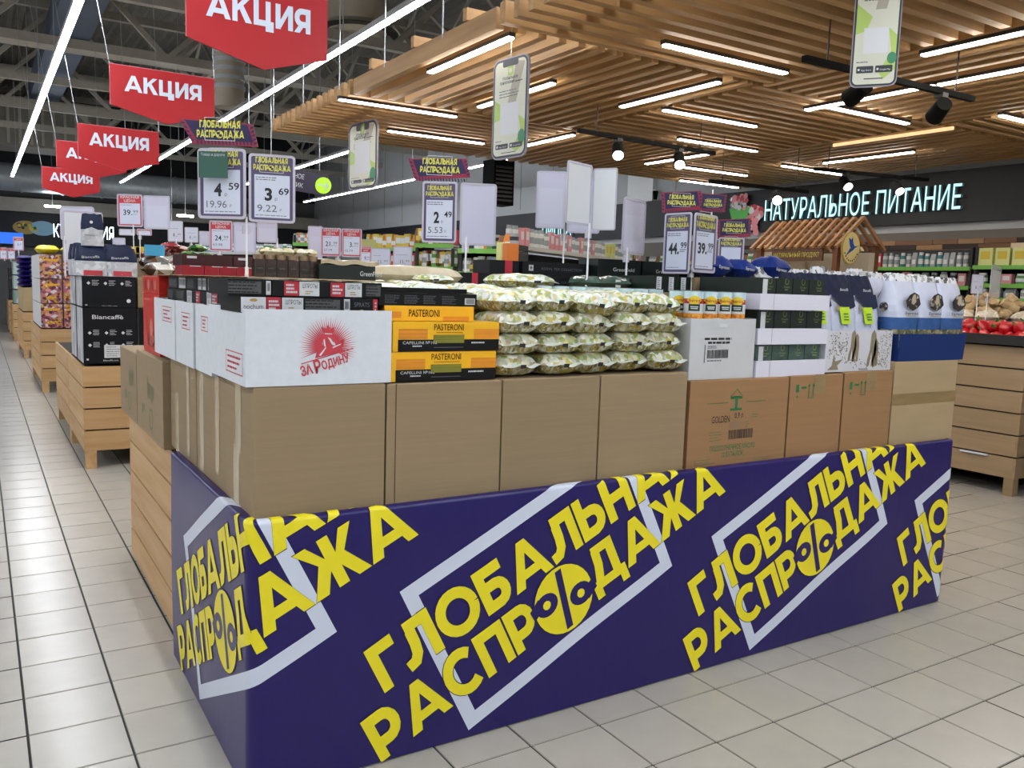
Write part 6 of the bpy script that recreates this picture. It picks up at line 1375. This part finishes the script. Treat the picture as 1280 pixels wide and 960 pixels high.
# cardboard sides of the candy island rows further in
carton(1.24, 12.9, .865, 3.4, 15.0, 1.84, m_card, 'big brown carton block behind the candy cartons', 'display cartons in the middle')
m_viol = mat('violet_pack', '241a6a', .3, noise=.25, nscale=(12, 12, 12), bump=.3)
c0 = ony_y = 18.05
carton(.70, 18.05, .865, 1.15, 20.2, 1.30, m_cardl, 'pale brown carton under the violet packs', 'display cartons down the aisle')
n = 0
for r_ in range(7):
    for c_ in range(2):
        vs, fs = pillow(.26, 1.0, .095, 130 + n, 8, 8, 3); o = B().add(vs, fs, m_viol, True).build('violet_pack', loc=(.64 + c_ * .27, 18.1, 1.30 + r_ * .083)); tag(o, 'violet soft pack in the stack down the aisle, %s layer, %s column' % (ORD[r_], ('aisle side', 'inner')[c_]), 'pack', 'violet packs'); n += 1
carton(1.2, 18.1, .865, 3.4, 20.2, 1.8, m_card, 'big brown carton block behind the violet packs', 'display cartons down the aisle')
m_grn = mat('grey_green_bottles', '8fa8a0', .3, nscale=(9, 9, 4), kind='voronoi', col2=['6f8c88', 'b8c6c2', '4a6a66'], thr=[0, .4, .7, .95])
for i, (y, zt_, m, lb) in enumerate(((22.45, 1.85, m_grn, 'pale grey-green'), (25.65, 1.7, PAL[9], 'dark'))):
    for c_ in range(4):
        for r_ in range(3):
            h = (zt_ - .865) / 3; o = tag(B().box((.02, 0, 0), (.22, .9, h - .03), m).cyl((.12, .1, h - .03), (.12, .1, h), .05, PAL[1], 8).build('bottle_pack', loc=(.68 + c_ * .24, y, .865 + r_ * h)), '%s shrink wrapped bottle pack far down the aisle, %s layer, %s from the aisle' % (lb, ORD[r_], ORD[c_]), 'bottle pack', '%s bottle packs' % lb)
tag(B().box((0, 0, 0), (1.1, .1, .3), mat('blue_lit_sign', '1f5fd0', .4, emit=.6)).build('blue_sign', loc=onY(0, 304, 27) - Vector((.55, 0, 0))), 'small blue lit sign at the left photo edge', 'sign')
for i, px in enumerate((0, 9, 20)):
    c = onZ(px, 345, 1.3) if False else at(px, 330, 28)
# middle displays behind the main stack: low crates so that no floor gap shows

c = at(630, 228, 11.5)
o = empty('wall_speaker', c); tag(o, 'black box loudspeaker hanging below the middle phone board', 'loudspeaker')
B().box((-.16, 0, -.3), (.16, .3, .3), m_rail).build('cabinet', o); b = B()
for k in range(9): b.box((-.13, -.01, -.25 + k * .055), (.13, 0, -.225 + k * .055), m_black)
b.build('grille', o); B().cyl((0, .15, .3), (0, .15, 6.6 - c.z), .012, m_rod, 6).build('hanging_rod', o)
for i, (px, py, D, lb) in enumerate(((66, 259, 24, 'left of the far blank cards'), (232, 271, 22, 'right of the far red sign'), (215, 280, 21, 'under the left sale sign'))):
    c = at(px, py, D); o = empty('far_light', c); tag(o, 'short distant white lamp over the far counter, ' + lb, 'light', 'distant counter lamps')
    B().box((-.2, 0, 0), (.2, .05, .05), m_led).build('diffuser', o); B().cyl((0, .03, .05), (0, .03, 6.82 - c.z), .005, m_rod, 5).build('hanging_rod', o)
c = onX(803, 238, XW - .02); o = empty('wall_junction_box', c); tag(o, 'pale wall box with small camera above the black fascia', 'camera')
B().box((-.06, -.35, -.25), (.02, .35, .3), m_white).build('housing', o); B().cyl((-.08, -.45, -.05), (-.08, -.45, -.2), .05, m_rail, 12, r2=.03).build('camera_head', o); B().box((-.09, -.46, -.06), (.0, -.3, -.03), m_white).build('bracket', o)
